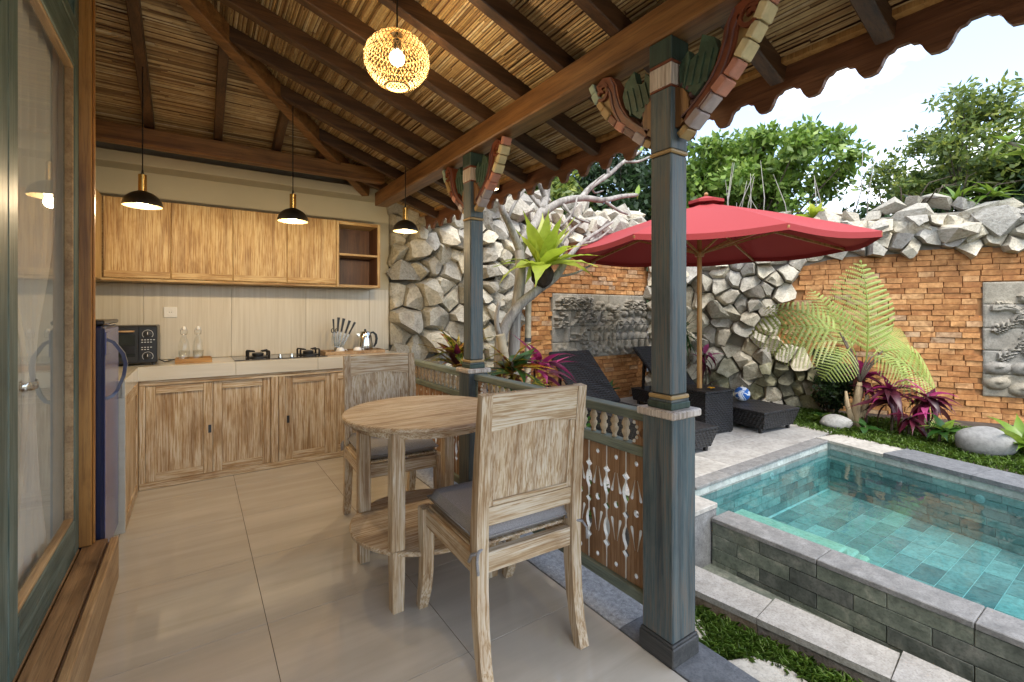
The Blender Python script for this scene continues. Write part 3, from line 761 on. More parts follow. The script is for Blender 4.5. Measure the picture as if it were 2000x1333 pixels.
# ------------------------------------------------------------------ kitchen: base cupboards and counter
bc = thing('base_cupboard', 'whitewashed teak base cupboards under the tiled kitchen counter', 'cupboard', (.6, 4.4, 0))
FY = 4.185
MB().box(-.32, 1.60, FY + .03, 4.70, .0, .776).obj('carcass', 'shelf_inner', bc)
for (a, b) in ((-.335, -.300), (.500, .554), (.5575, .602), (1.34, 1.60)):
    MB().box(a, b, FY, FY + .032, .0485, .738, .003).obj('stile', 'cabinet_wood_z', bc)
MB().box(-.335, 1.60, FY, FY + .032, .002, .048, .003).obj('bottom_rail', 'cabinet_wood_x', bc)
MB().box(-.335, 1.60, FY, FY + .032, .7385, .776, .003).obj('top_rail', 'cabinet_wood_x', bc)
def panel_door(par, x0, x1, z0, z1, y, mz, mx, name='door', fw=.058, rec=.010, hole=None, th=.02):
    d = MB().box(x0 + fw + .0005, x1 - fw - .0005, y + rec, y + th, z0 + fw + .0005, z1 - fw - .0005).obj(name, mz, par)
    MB().box(x0, x0 + fw, y, y + th, z0, z1, .002).obj('door_stile', mz, d)
    MB().box(x1 - fw, x1, y, y + th, z0, z1, .002).obj('door_stile', mz, d)
    MB().box(x0 + fw + .0008, x1 - fw - .0008, y, y + th, z0, z0 + fw, .002).obj('door_rail', mx, d)
    MB().box(x0 + fw + .0008, x1 - fw - .0008, y, y + th, z1 - fw, z1, .002).obj('door_rail', mx, d)
    if hole is not None:
        MB().box(hole - .010, hole + .010, y - .0015, y + .004, .352, .412, .001).obj('finger_pull', 'black_plastic', d)
    return d
panel_door(bc, -.298, .104, .050, .7365, FY + .008, 'cabinet_wood_z', 'cabinet_wood_x', hole=.086)
panel_door(bc, .106, .498, .050, .7365, FY + .015, 'cabinet_wood_z', 'cabinet_wood_x')
panel_door(bc, .604, .974, .050, .7365, FY + .015, 'cabinet_wood_z', 'cabinet_wood_x', hole=.628)
panel_door(bc, .962, 1.338, .050, .7365, FY + .004, 'cabinet_wood_z', 'cabinet_wood_x', th=.010, rec=.006)
# return along the left wall, facing +x
MB().box(-.93, -.352, 3.47, 4.18, .0, .776).obj('carcass', 'shelf_inner', bc)
for (a, b, z0, z1, m) in ((3.464, 3.53, .002, .776, 'z'), (4.10, 4.184, .002, .776, 'z'), (3.531, 4.099, .002, .07, 'y'), (3.531, 4.099, .70, .776, 'y')):
    MB().box(-.353, -.336, a, b, z0, z1, .003).obj('side_frame', 'cabinet_wood_' + m, bc)
MB().box(-.353, -.345, 3.5315, 4.0985, .0705, .6995).obj('side_panel', 'cabinet_wood_z', bc)

kc = thing('kitchen_counter', 'beige tiled kitchen worktop with a return beside the refrigerator', 'worktop', (.5, 4.4, .78))
MB().box(-.94, 1.60, 4.186, 4.703, .777, .868).obj('slab', 'counter_tile', kc)
MB().box(-.94, -.352, 3.458, 4.1855, .777, .868).obj('slab', 'counter_tile', kc)
for (a, b) in ((-.345, .253), (.2545, .853), (.8545, 1.452), (1.4535, 1.60)):
    MB().box(a, b, 4.170, 4.1855, .777, .878, .0015).obj('front_tile', 'counter_tile', kc)
    MB().box(a, b, 4.186, 4.703, .8683, .878, .0012).obj('top_tile', 'counter_tile', kc)
for (a, b) in ((3.445, 3.80), (3.8015, 4.169)):
    MB().box(-.3515, -.3355, a, b, .777, .878, .0015).obj('front_tile', 'counter_tile', kc)
    MB().box(-.94, -.352, a, b, .8683, .878, .0012).obj('top_tile', 'counter_tile', kc)
MB().box(-.94, -.346, 4.1695, 4.703, .8683, .878, .0012).obj('top_tile', 'counter_tile', kc)
MB().box(-.94, -.3355, 3.445, 3.4575, .0, .776, .0015).obj('end_tile', 'counter_tile', kc)

# wall cupboards
wc = thing('wall_cupboard', 'honey coloured wooden wall cupboards with an open shelf end', 'cupboard', (.45, 4.6, 1.5))
UZ0, UZ1, UY = 1.497, 2.11, 4.43
MB().box(-.94, 1.064, UY + .024, 4.704, UZ0 + .02, UZ1 - .002).obj('carcass', 'upper_wood_x', wc)
MB().box(-.94, 1.064, UY + .006, 4.703, UZ0, UZ0 + .0195, .002).obj('bottom_board', 'upper_wood_x', wc)
for (a, b) in ((-.556, -.161), (-.159, .249), (.251, .653), (.655, 1.063)):
    d = MB().box(a, b, UY, UY + .022, UZ0 + .022, UZ1, .003).obj('door', 'upper_wood_z', wc)
    MB().box(a + .004, b - .004, UY - .002, UY + .0, UZ0 + .026, UZ0 + .075, .001).obj('bottom_rail', 'upper_wood_x', d)
# open shelf
for n_, (x0, x1, z0, z1) in {'side_board': (1.066, 1.09, UZ0, UZ1), 'side_board.': (1.449, 1.475, UZ0, UZ1)}.items():
    MB().box(x0, x1, UY - .004, 4.703, z0, z1, .003).obj('side_board', 'upper_wood_z', wc)
for (z0, z1) in ((UZ0, UZ0 + .024), (UZ1 - .03, UZ1), (1.792, 1.812)):
    MB().box(1.0905, 1.4485, UY - (.003 if z0 != 1.792 else -.004), 4.68, z0, z1, .002).obj('shelf', 'upper_wood_x', wc)
MB().box(1.0905, 1.4485, 4.681, 4.702, UZ0 + .0245, UZ1 - .0305).obj('back_board', 'shelf_inner', wc)
for x in (1.0902, 1.4445): 
    for (z0, z1) in ((UZ0 + .0245, 1.7915), (1.8125, UZ1 - .0305)): MB().box(x, x + .004, UY + .01, 4.68, z0, z1).obj('side_lining', 'shelf_inner', wc)
# left run
MB().box(-.94, -.586, 3.0, 4.42, UZ0 + .001, UZ1 - .002).obj('carcass', 'upper_wood_y', wc)
for (a, b) in ((3.02, 3.48), (3.482, 3.95), (3.952, 4.425)):
    MB().box(-.585, -.562, a, b, UZ0 + .004, UZ1, .003).obj('door', 'upper_wood_z', wc)

# ------------------------------------------------------------------ refrigerator
fr = thing('refrigerator', 'dark blue refrigerator with a bent door handle next to the counter', 'refrigerator', (-.63, 3.18, 0))
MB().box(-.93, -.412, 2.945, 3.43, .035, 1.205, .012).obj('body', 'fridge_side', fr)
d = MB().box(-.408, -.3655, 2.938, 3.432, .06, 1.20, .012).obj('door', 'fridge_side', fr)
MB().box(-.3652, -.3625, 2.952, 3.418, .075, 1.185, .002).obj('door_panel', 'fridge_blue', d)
MB().box(-.3622, -.358, 2.95, 3.08, 1.06, 1.17, .004).obj('handle_mount', 'fridge_blue', d)
MB().sweep([(-.362, 2.985, 1.135), (-.335, 2.99, 1.12), (-.300, 3.0, 1.06), (-.290, 3.005, 1.01), (-.298, 3.005, .95), (-.322, 3.0, .88), (-.340, 2.99, .855), (-.362, 2.985, .845)], .020, [.014, .015, .016, .016, .015, .014, .014, .014], (0, 1, 0)).obj('handle', 'fridge_handle', d)
MB().box(-.93, -.364, 2.942, 3.43, 1.207, 1.228, .005).obj('top_panel', 'black_plastic', fr)
MB().box(-.39, -.362, 3.10, 3.20, 1.202, 1.2065).obj('hinge', 'chrome', fr)
for (x, y) in ((-.88, 3.0), (-.88, 3.38), (-.45, 3.0), (-.45, 3.38)): MB().lathe([(.02, 0.001), (.02, .034)], (x, y, 0), 10).obj('foot', 'black_plastic', fr)

# ------------------------------------------------------------------ things on the counter
CZ = .8785
ov = thing('toaster_oven', 'black toaster oven with two round dials on the counter corner', 'oven', (-.44, 4.44, CZ))
MB().box(-.64, -.236, 4.292, 4.60, CZ + .015, 1.168, .008).obj('body', 'black_metal', ov)
d = MB().box(-.634, -.345, 4.278, 4.291, CZ + .03, 1.155, .003).obj('door', 'black_metal', ov)
MB().box(-.615, -.362, 4.2755, 4.2778, CZ + .065, 1.105, .0005).obj('window', 'oven_glass', d)
MB().box(-.615, -.362, 4.2705, 4.2752, CZ + .09, CZ + .145, .001).obj('inner_rack', 'black_plastic', d)
MB().tube([(-.61, 4.262, 1.128), (-.365, 4.262, 1.128)], .0065, 8).obj('handle', 'sill_pale', d, True)
MB().box(-.343, -.238, 4.284, 4.291, CZ + .03, 1.155, .002).obj('control_panel', 'black_plastic', ov)
for z in (1.105, .945):
    k = MB(); Ry = Matrix.Rotation(RAD(90), 4, 'X')
    k.lathe([(.021, 0), (.020, .016), (.017, .018)], (-.291, 4.284, z), 18, True, Ry); kb = k.obj('dial', 'black_metal', ov, 40)
    MB().box(-.2925, -.2895, 4.2645, 4.2658, z - .002, z + .017).obj('pointer', 'print_white', kb)
    r_ = MB()
    for q in range(22):
        a = RAD(-40 + q * 12); r_.tube([(-.291 + .031 * math.cos(a), 4.2832, z + .031 * math.sin(a)), (-.291 + .031 * math.cos(a + .17), 4.2832, z + .031 * math.sin(a + .17))], .0016, 4)
    r_.obj('dial_scale', 'print_white', kb)
r_ = MB()
for q, (z, n) in enumerate(((1.062, 5), (1.045, 4), (1.008, 4), (.992, 3))):
    for w in range(n): r_.box(-.328 + w * .017, -.328 + w * .017 + .010, 4.2825, 4.2838, z, z + .0045)
r_.obj('panel_marks', 'print_white', ov)
for (x, y) in ((-.62, 4.31), (-.26, 4.31), (-.62, 4.57), (-.26, 4.57)): MB().lathe([(.012, CZ), (.012, CZ + .0145)], (x, y, 0), 8).obj('foot', 'black_plastic', ov)
tag(MB().tube([(-.235, 4.5, .90), (-.20, 4.46, CZ + .005), (-.17, 4.50, CZ + .006), (-.18, 4.56, CZ + .006), (-.14, 4.58, CZ + .006), (-.12, 4.52, CZ + .006), (-.10, 4.60, CZ + .006), (-.06, 4.66, CZ + .008)], .0045, 6).obj('power_cord', 'black_plastic', None, True), 'black power cord curled beside the toaster oven', 'cord')
o = thing('wall_socket', 'white square wall socket above the toaster oven', 'socket', (-.173, 4.70, 1.26))
MB().box(-.217, -.129, 4.694, 4.7045, 1.222, 1.308, .003).obj('plate', 'white_plastic', o)
k = MB().lathe([(.021, 0), (.021, .004), (.018, .004), (.017, .0005), (.001, .0005)], (-.173, 4.694, 1.265), 20, True, Matrix.Rotation(RAD(90), 4, 'X')).obj('socket_ring', 'white_plastic', o)
for dx in (-.007, .007): MB().lathe([(.003, 0), (.003, .002)], (-.173 + dx, 4.6932, 1.265), 8, True, Matrix.Rotation(RAD(90), 4, 'X')).obj('pin_hole', 'black_plastic', o)

def tray(name, label, x0, x1, y0, y1, h, m='tray_wood'):
    t = thing(name, label, 'tray', ((x0 + x1) / 2, (y0 + y1) / 2, CZ))
    MB().box(x0 + .0085, x1 - .0085, y0 + .0085, y1 - .0085, CZ, CZ + .008).obj('base', m, t)
    for (a, b, c, e) in ((x0, x1, y0, y0 + .008), (x0, x1, y1 - .008, y1), (x0, x0 + .008, y0 + .0085, y1 - .0085), (x1 - .008, x1, y0 + .0085, y1 - .0085)):
        MB().box(a, b, c, e, CZ, CZ + h, .0015).obj('side', m, t)
tray('serving_tray', 'small wooden tray under the two glass bottles', -.132, .103, 4.285, 4.47, .034)
tray('serving_tray', 'long pale wooden tray under the knives and steel kettle', .955, 1.50, 4.36, 4.60, .030, 'sill_pale')
def bottle(x, y, label):
    t = thing('swing_top_bottle', label, 'bottle', (x, y, CZ + .0085), group='glass bottles on the tray'); z = CZ + .0085
    MB().lathe([(.001, z + .001), (.034, z), (.037, z + .012), (.037, z + .115), (.030, z + .15), (.016, z + .19), (.0135, z + .225), (.0155, z + .232), (.0135, z + .238)], (x, y, 0), 20, False).obj('glass', 'bottle_glass', t, True)
    MB().lathe([(.013, z + .2385), (.014, z + .25), (.010, z + .262), (.006, z + .268)], (x, y, 0), 14).obj('stopper', 'ceramic', t, True)
    MB().tube([(x - .019, y, z + .205), (x - .021, y, z + .235), (x - .016, y, z + .255), (x, y, z + .258), (x + .016, y, z + .255), (x + .021, y, z + .235), (x + .019, y, z + .205)], .0018, 6).obj('wire_bail', 'chrome', t, True)
    MB().tube([(x + .0165 * math.cos(a * .7), y + .0165 * math.sin(a * .7), z + .205) for a in range(10)], .0016, 5).obj('wire_ring', 'chrome', t, True)
def tumbler(x, y, label):
    z = CZ + .0085
    o = MB().lathe([(.001, z + .006), (.026, z + .004), (.028, z), (.034, z + .03), (.036, z + .085), (.0345, z + .085), (.032, z + .03), (.024, z + .008)], (x, y, 0), 20, False).obj('drinking_glass', 'bottle_glass', None, True)
    tag(o, label, 'glass', 'drinking glasses on the tray')
bottle(-.078, 4.425, 'left one of the two clear swing top bottles on the tray')
bottle(.012, 4.425, 'right one of the two clear swing top bottles on the tray')
tumbler(-.074, 4.335, 'clear drinking glass before the left swing top bottle'); tumbler(.014, 4.335, 'clear drinking glass before the right swing top bottle')

hb = thing('gas_hob', 'black glass two burner gas hob set in the counter', 'hob', (.6, 4.42, CZ))
MB().box(.25, .95, 4.25, 4.60, CZ - .0003, CZ + .007, .002).obj('glass_top', 'hob_glass', hb)
for bx_, by in ((.43, 4.43), (.825, 4.43)):
    b = MB().lathe([(.085, CZ + .0072), (.085, CZ + .014), (.07, CZ + .017), (.06, CZ + .018)], (bx_, by, 0), 22).obj('drip_ring', 'black_metal', hb, 40)
    MB().lathe([(.042, CZ + .0185), (.045, CZ + .03), (.045, CZ + .042), (.030, CZ + .047), (.012, CZ + .05)], (bx_, by, 0), 18).obj('burner_cap', 'black_metal', b, 40)
    MB().lathe([(.004, CZ + .0505), (.004, CZ + .062)], (bx_ + .02, by - .01, 0), 6).obj('igniter', 'chrome', b)
    for a in (45, 135, 225, 315):
        c, s_ = math.cos(RAD(a)), math.sin(RAD(a))
        MB().sweep([(bx_ + c * .108, by + s_ * .108, CZ + .0075), (bx_ + c * .108, by + s_ * .108, CZ + .055), (bx_ + c * .104, by + s_ * .104, CZ + .062), (bx_ + c * .04, by + s_ * .04, CZ + .058)], .012, .011, (-s_, c, 0)).obj('grate_arm', 'black_metal', hb)
for kx in (.585, .675):
    MB().lathe([(.017, CZ + .0073), (.016, CZ + .02), (.011, CZ + .021), (.010, CZ + .034), (.004, CZ + .035)], (kx, 4.325, 0), 14).obj('control_knob', 'chrome', hb, 40)

kb = thing('knife_set', 'fan of black handled knives in a clear stand', 'knives', (1.1, 4.5, CZ))
zb = CZ + .0085
MB().box(1.045, 1.15, 4.47, 4.53, zb, zb + .012, .003).obj('stand_base', 'black_plastic', kb)
for yy in (4.475, 4.522): MB().add([(1.05, yy, zb + .012), (1.145, yy, zb + .012), (1.165, yy, zb + .16), (1.035, yy, zb + .16)], [(0, 1, 2, 3)]).obj('stand_pane', 'bottle_glass', kb)
for k, (tilt, L, wv) in enumerate(((-3, .30, .016), (4, .315, .024), (11, .31, .026), (19, .30, .024), (27, .30, .02))):
    x0 = 1.068 + k * .012; d = Vector((math.sin(RAD(tilt)), 0, math.cos(RAD(tilt)))); p0 = Vector((x0, 4.49 + .006 * (k % 3), zb + .014))
    b = MB().bar(p0, p0 + d * (L * .58), .0018 + .014, .002, up=(0, 1, 0)).obj('knife_blade', 'chrome', kb)
    MB().sweep([p0 + d * (L * .585), p0 + d * (L * .70), p0 + d * (L * .90), p0 + d * L], .014, [wv * .65, wv * .6, wv * .8, wv], (0, 1, 0)).obj('knife_handle', 'black_plastic', b)
for k in (0, 1):
    c = Vector((1.05 + .035 * k, 4.50, zb + .205)); 
    MB().tube([c + Vector((.013 * math.cos(a * .7), 0, .019 * math.sin(a * .7))) for a in range(10)], .004, 6).obj('scissor_loop', 'black_plastic', kb, True)
MB().bar((1.068, 4.50, zb + .015), (1.068, 4.50, zb + .19), .012, .004, up=(0, 1, 0)).obj('scissor_blades', 'chrome', kb)

kt = thing('electric_kettle', 'shiny steel electric kettle with a black handle', 'kettle', (1.35, 4.50, CZ)); zb = CZ + .0085
MB().lathe([(.078, zb), (.078, zb + .012), (.07, zb + .016)], (1.35, 4.50, 0), 24).obj('base_plate', 'black_plastic', kt, 40)
MB().lathe([(.070, zb + .0165), (.072, zb + .03), (.070, zb + .07), (.062, zb + .13), (.054, zb + .175), (.050, zb + .18)], (1.35, 4.50, 0), 28).obj('body', 'chrome', kt, 60)
l_ = MB().lathe([(.050, zb + .1805), (.046, zb + .19), (.02, zb + .197), (.006, zb + .198)], (1.35, 4.50, 0), 24).obj('lid', 'chrome', kt, 60)
MB().lathe([(.010, zb + .1985), (.010, zb + .212), (.006, zb + .214)], (1.35, 4.50, 0), 10).obj('lid_knob', 'black_plastic', l_)
MB().sweep([(1.398, 4.50, zb + .175), (1.425, 4.5, zb + .182), (1.452, 4.50, zb + .16), (1.462, 4.50, zb + .12), (1.455, 4.50, zb + .075), (1.432, 4.50, zb + .04)], .022, [.016, .018, .018, .018, .017, .012], (0, 1, 0)).obj('handle', 'black_plastic', kt)
MB().add([(1.305, 4.487, zb + .17), (1.305, 4.513, zb + .17), (1.265, 4.50, zb + .172), (1.30, 4.487, zb + .135), (1.30, 4.513, zb + .135)], [(0, 1, 2), (0, 2, 3), (1, 4, 2), (2, 4, 3)]).obj('spout', 'chrome', kt)
def cup(x, y, label):
    t = thing('white_cup', label, 'cup', (x, y, CZ + .0085), group='white cups on the tray'); z = CZ + .0085
    MB().lathe([(.038, z), (.040, z + .006), (.037, z + .03), (.028, z + .047), (.02, z + .05), (.018, z + .052)], (x, y, 0), 20).obj('bowl', 'ceramic', t, True)
    MB().tube([(x + .036 , y - .004, z + .034), (x + .055, y - .006, z + .032), (x + .058, y - .006, z + .018), (x + .04, y - .004, z + .010)], .004, 6).obj('handle', 'ceramic', t, True)
cup(1.095, 4.405, 'upturned white cup in front of the knives'); cup(1.25, 4.405, 'upturned white cup in front of the steel kettle')

# ------------------------------------------------------------------ lamps
def pendant(x, y, zrim, label):
    top = min(zr(x), ze(y)) + .09
    d = thing('pendant_lamp', label, 'lamp', (x, y, zrim), group='black and brass pendant lamps')
    R0 = .098
    pf = [(R0 * math.cos(RAD(a)), zrim + .088 * math.sin(RAD(a))) for a in range(0, 80, 10)] + [(.020, zrim + .089)]
    MB().lathe(pf, (x, y, 0), 30, False).obj('shade', 'shade_black', d, True)
    MB().lathe([(r * .975, z - .0015) for r, z in pf], (x, y, 0), 30, False).obj('shade_lining', 'shade_inner', d, True)
    MB().lathe([(.021, zrim + .086), (.021, zrim + .185), (.014, zrim + .187)], (x, y, 0), 18).obj('brass_stem', 'brass', d, 40)
    MB().lathe([(.008, zrim + .187), (.004, zrim + .215)], (x, y, 0), 10).obj('cord_grip', 'black_plastic', d)
    MB().tube([(x, y, zrim + .21), (x, y, top)], .0035, 6).obj('cord', 'black_plastic', d)
    MB().ball((x, y, zrim + .020), .030, 14, 8).obj('bulb', 'bulb', d, True)
    l = bpy.data.lights.new('pendant_light', 'POINT'); l.energy = 4.5; l.color = (1., .76, .46); l.shadow_soft_size = .03
    lo = bpy.data.objects.new('pendant_light', l); COL.objects.link(lo); lo.parent = d; lo.location = (0, 0, -.030)
pendant(-.262, 3.5, 1.895, 'black dome pendant lamp with brass stem, left of the three')
pendant(.553, 3.5, 1.895, 'black dome pendant lamp with brass stem, middle of the three')
pendant(1.367, 3.5, 1.905, 'black dome pendant lamp with brass stem by the stone wall')

rl = thing('rattan_lamp', 'round woven rattan lamp shade hanging from a rafter', 'lamp', (.718, 1.935, 2.24))
cx, cyy = .718, 1.935
rp_ = [(.030, 2.468), (.058, 2.462), (.100, 2.437), (.128, 2.405), (.139, 2.368), (.136, 2.330), (.120, 2.296), (.098, 2.270), (.072, 2.250), (.050, 2.242)]
def rprof(s_):
    f = s_ * (len(rp_) - 1); i = min(int(f), len(rp_) - 2); f -= i
    return rp_[i][0] * (1 - f) + rp_[i + 1][0] * f, rp_[i][1] * (1 - f) + rp_[i + 1][1] * f
w = MB()
for sg in (-1, 1):
    for k in range(46):
        pts = []
        for i in range(15):
            r, z = rprof(i / 14); a = 2 * math.pi * k / 46 + sg * (i / 14) * 1.35
            rr_ = r + .0012 * sg * (1 if (i + k) % 2 else -1)
            pts.append((cx + rr_ * math.cos(a), cyy + rr_ * math.sin(a), z))
        w.tube(pts, .0016, 4, False)
for i in (0, 9): r, z = rp_[i]; w.tube([(cx + r * math.cos(a * math.pi / 12), cyy + r * math.sin(a * math.pi / 12), z) for a in range(25)], .004, 6, False)
for s_ in (.18, .32, .46, .6, .74, .88): r, z = rprof(s_); w.tube([(cx + r * math.cos(a * math.pi / 14), cyy + r * math.sin(a * math.pi / 14), z) for a in range(29)], .0016, 4, False)
w.obj('woven_shade', 'rattan', rl)
MB().tube([(cx, cyy, 2.40), (cx, cyy, 2.55), (cx + .012, cyy + .03, zr(cx) + .02)], .004, 6).obj('cord', 'black_plastic', rl)
MB().lathe([(.018, 2.40), (.018, 2.44), (.008, 2.45)], (cx, cyy, 0), 12).obj('lamp_holder', 'black_plastic', rl)
MB().ball((cx, cyy, 2.365), .033, 14, 8).obj('bulb', 'bulb', rl, True)
l = bpy.data.lights.new('rattan_light', 'POINT'); l.energy = 3.2; l.color = (1., .74, .42); l.shadow_soft_size = .035
lo = bpy.data.objects.new('rattan_light', l); COL.objects.link(lo); lo.parent = rl; lo.location = (0, 0, .065)

el = thing('eave_lantern', 'small pale wooden box lantern under the eave beyond the far post', 'lantern', (1.73, 2.77, 2.13))
MB().box(1.70, 1.762, 2.739, 2.801, 2.135, 2.285, .003).obj('box', 'pole_wood', el)
MB().box(1.706, 1.756, 2.745, 2.795, 2.129, 2.1345).obj('glowing_panel', 'lamp_panel', el)

# ------------------------------------------------------------------ table and chairs
tb = thing('round_table', 'round whitewashed wooden table with a lower shelf', 'table', (.94, 2.14, 0))
tx, ty = .94, 2.14
MB().lathe([(.378, .760), (.390, .764), (.393, .773), (.390, .782), (.384, .786)], (tx, ty, 0), 64).obj('table_top', 'teak_wash_diag', tb, 30)
MB().lathe([(.352, .733), (.352, .7595), (.325, .7595), (.325, .733)], (tx, ty, 0), 64, False).obj('apron', 'teak_wash_x', tb, 30)
for k in range(4):
    a = RAD(45 + 90 * k); lx, ly = tx + .333 * math.cos(a), ty + .333 * math.sin(a)
    MB().box(lx - .029, lx + .029, ly - .029, ly + .029, .26, .7585, .004).obj('leg', 'teak_wash_z', tb)
    b = MB().sweep([(lx, ly, .2595), (lx, ly, .001)], [.056, .048], [.056, .048]); b.obj('leg_foot', 'teak_wash_z', tb)
MB().lathe([(.350, .238), (.356, .243), (.356, .254), (.350, .2592)], (tx, ty, 0), 64).obj('shelf', 'teak_wash_diag', tb, 30)

def chair_tree(label, rail_mat):
    d = thing('dining_chair', label, 'chair', (0, 0, 0), group='dining chairs')
    hx = .205
    for sg in (-1, 1):
        rl_ = [(0, -.055, 0.001), (0, -.028, .09), (0, -.010, .20), (0, 0, .32), (0, 0, .46), (0, -.006, .60), (0, -.022, .80), (0, -.0445, .992)]
        MB().sweep([(sg * hx, y, z) for _, y, z in rl_], [.040, .042, .044, .046, .046, .044, .042, .040], [.040, .042, .046, .05, .05, .046, .040, .034]).obj('rear_leg', 'teak_wash_z', d)
        fl = [(.500, .001), (.488, .04), (.466, .10), (.452, .18), (.448, .28), (.452, .37), (.455, .445)]
        MB().sweep([(sg * (hx + .012), y, z) for y, z in fl], [.038, .042, .044, .046, .048, .05, .05], [.036, .042, .046, .05, .054, .058, .058]).obj('front_leg', 'teak_wash_z', d)
        MB().box(sg * (hx + .010) - .014, sg * (hx + .010) + .014, .0255, .4255, .375, .445, .003).obj('side_rail', 'teak_wash_y', d)
    MB().box(-hx + .012, hx - .012, .435, .468, .375, .445, .003).obj('front_rail', 'teak_wash_x', d)
    MB().box(-hx + .0235, hx - .0235, -.018, .016, .375, .445, .003).obj('back_rail', 'teak_wash_x', d)
    MB().box(-hx - .008, hx + .008, .026, .43, .4455, .456, .002).obj('seat_board', 'teak_wash_y', d)
    # back: top rail with an arched lower edge, bottom rail, mouldings and panel, leaning back
    W = hx - .0215
    lean = lambda z: -.006 - (z - .6) * .0975
    def slabz(outline, yoff, th, name, m, par):
        b = MB(); b.plate([outline], (0, 0, 0), (1, 0, 0), (0, 0, 1), th)
        b.v = [(x, y + lean(z) + yoff, z) for x, y, z in b.v]
        return b.obj(name, m, par)
    arch = [(-W + 2 * W * k / 10, .862 + .020 * math.sin(math.pi * k / 10)) for k in range(11)]
    crown = [(W, .992), (-W, .992)]
    slabz(arch + crown, 0, .030, 'top_rail', 'teak_wash_x', d)
    slabz([(-W, .535), (W, .535), (W, .60), (-W, .60)], 0, .030, 'lower_rail', 'teak_wash_x', d)
    pn = slabz([(-W + .004, .596), (W - .004, .596), (W - .004, .866), (0, .886), (-W + .004, .866)], .002, .010, 'panel', 'teak_wash_z', d)
    for sg in (-1, 1): slabz([(sg * W, .601), (sg * W, .861), (sg * (W - .022), .863), (sg * (W - .022), .601)], 0, .022, 'panel_moulding', 'teak_wash_z', pn)
    slabz([(-W + .023, .601), (W - .023, .601), (W - .023, .619), (-W + .023, .619)], -.001, .022, 'panel_moulding', 'teak_wash_x', pn)
    return d
def cushion_tree(label):
    d = thing('seat_cushion', label, 'cushion', (0, 0, .457), group='grey seat cushions')
    n = 18; V = []; F = []
    x0, x1, y0, y1 = -.212, .212, .005, .452
    # lens shaped pad: top and bottom grids
    for side in (1, -1):
        for i in range(n + 1):
            for j in range(n + 1):
                u, v_ = i / n, j / n
                e = (max(0., 1 - (2 * u - 1) ** 12) * max(0., 1 - (2 * v_ - 1) ** 12)) ** .5
                x = x0 + (x1 - x0) * u; y = y0 + (y1 - y0) * v_
                z = .490 + (side * .028 * (e ** .35) + (.006 * e if side > 0 else 0)) - (.003 * (1 - e) if side > 0 else 0)
                V.append((x, y, max(z, .4585)))
    o2 = (n + 1) ** 2
    for i in range(n):
        for j in range(n):
            p = i * (n + 1) + j; F.append((p, p + n + 1, p + n + 2, p + 1)); F.append((o2 + p, o2 + p + 1, o2 + p + n + 2, o2 + p + n + 1))
    MB().add(V, F).obj('pad', 'cushion_fabric', d, 50)
    lp = [(x0, y0, .488), (x1, y0, .488), (x1, y1, .488), (x0, y1, .488), (x0, y0, .488)]
    MB().tube(lp, .004, 6).obj('piping', 'cushion_fabric', d, True)
    for sg in (-1, 1):
        MB().tube([(sg * .18, .012, .475), (sg * .205, -.02, .468), (sg * .228, -.032, .462), (sg * .236, -.005, .45), (sg * .240, .01, .42)], .006, 6).obj('tie', 'cushion_fabric', d, True)
        MB().tube([(sg * .228, -.032, .462), (sg * .238, -.045, .44), (sg * .236, -.05, .40)], .005, 6).obj('tie', 'cushion_fabric', d, True)
    return d
c1 = chair_tree('whitewashed wooden chair in front of the round table, its back to the camera', 'x'); q1 = cushion_tree('grey cushion on the near chair, tied with fabric cords')
for o in (c1, q1): o.location = (1.005, 1.365, o.location.z); o.rotation_euler.z = RAD(-2)
def copy_tree(root, label):
    r = root.copy(); COL.objects.link(r); r['label'] = label
    def rec(src, dst):
        for ch in list(src.children):
            c = ch.copy(); COL.objects.link(c); c.parent = dst; c.matrix_parent_inverse = ch.matrix_parent_inverse.copy(); rec(ch, c)
    rec(root, r); return r
c2 = copy_tree(c1, 'whitewashed wooden chair behind the round table, facing the camera'); q2 = copy_tree(q1, 'grey cushion on the far chair behind the round table')
for o in (c2, q2): o.location = (.985, 2.935, o.location.z); o.rotation_euler.z = RAD(176)
# ------------------------------------------------------------------ garden ground levels
GZ = -.40
def poly(name, pts, z, m, kind=True):
    o = MB().add([(x, y, z) for x, y in pts], [tuple(range(len(pts)))]).obj(name, m)
    return struct(o) if kind else o
poly('garden_soil', [(1.60, -6), (2.9, -6), (2.9, 1.9), (2.45, 2.1), (1.60, 2.1)], GZ, 'soil')
poly('planting_bed', [(1.60, 2.1), (2.46, 2.1), (2.46, 3.2), (3.0, 3.2), (3.0, 7.), (1.60, 7.)], -.04, 'soil')
struct(MB().box(1.61, 2.455, 2.10, 2.13, -.6, -.042).obj('bed_riser', 'mortar'))
poly('planting_bed_far', [(4.0, -6), (9.2, -6), (9.2, 7), (5.2, 7), (5.2, 4.4), (5.60, 4.2), (5.60, 2.30), (5.35, 2.1), (5.25, 1.6), (4.9, .0), (4.3, -3.)], -.012, 'soil')

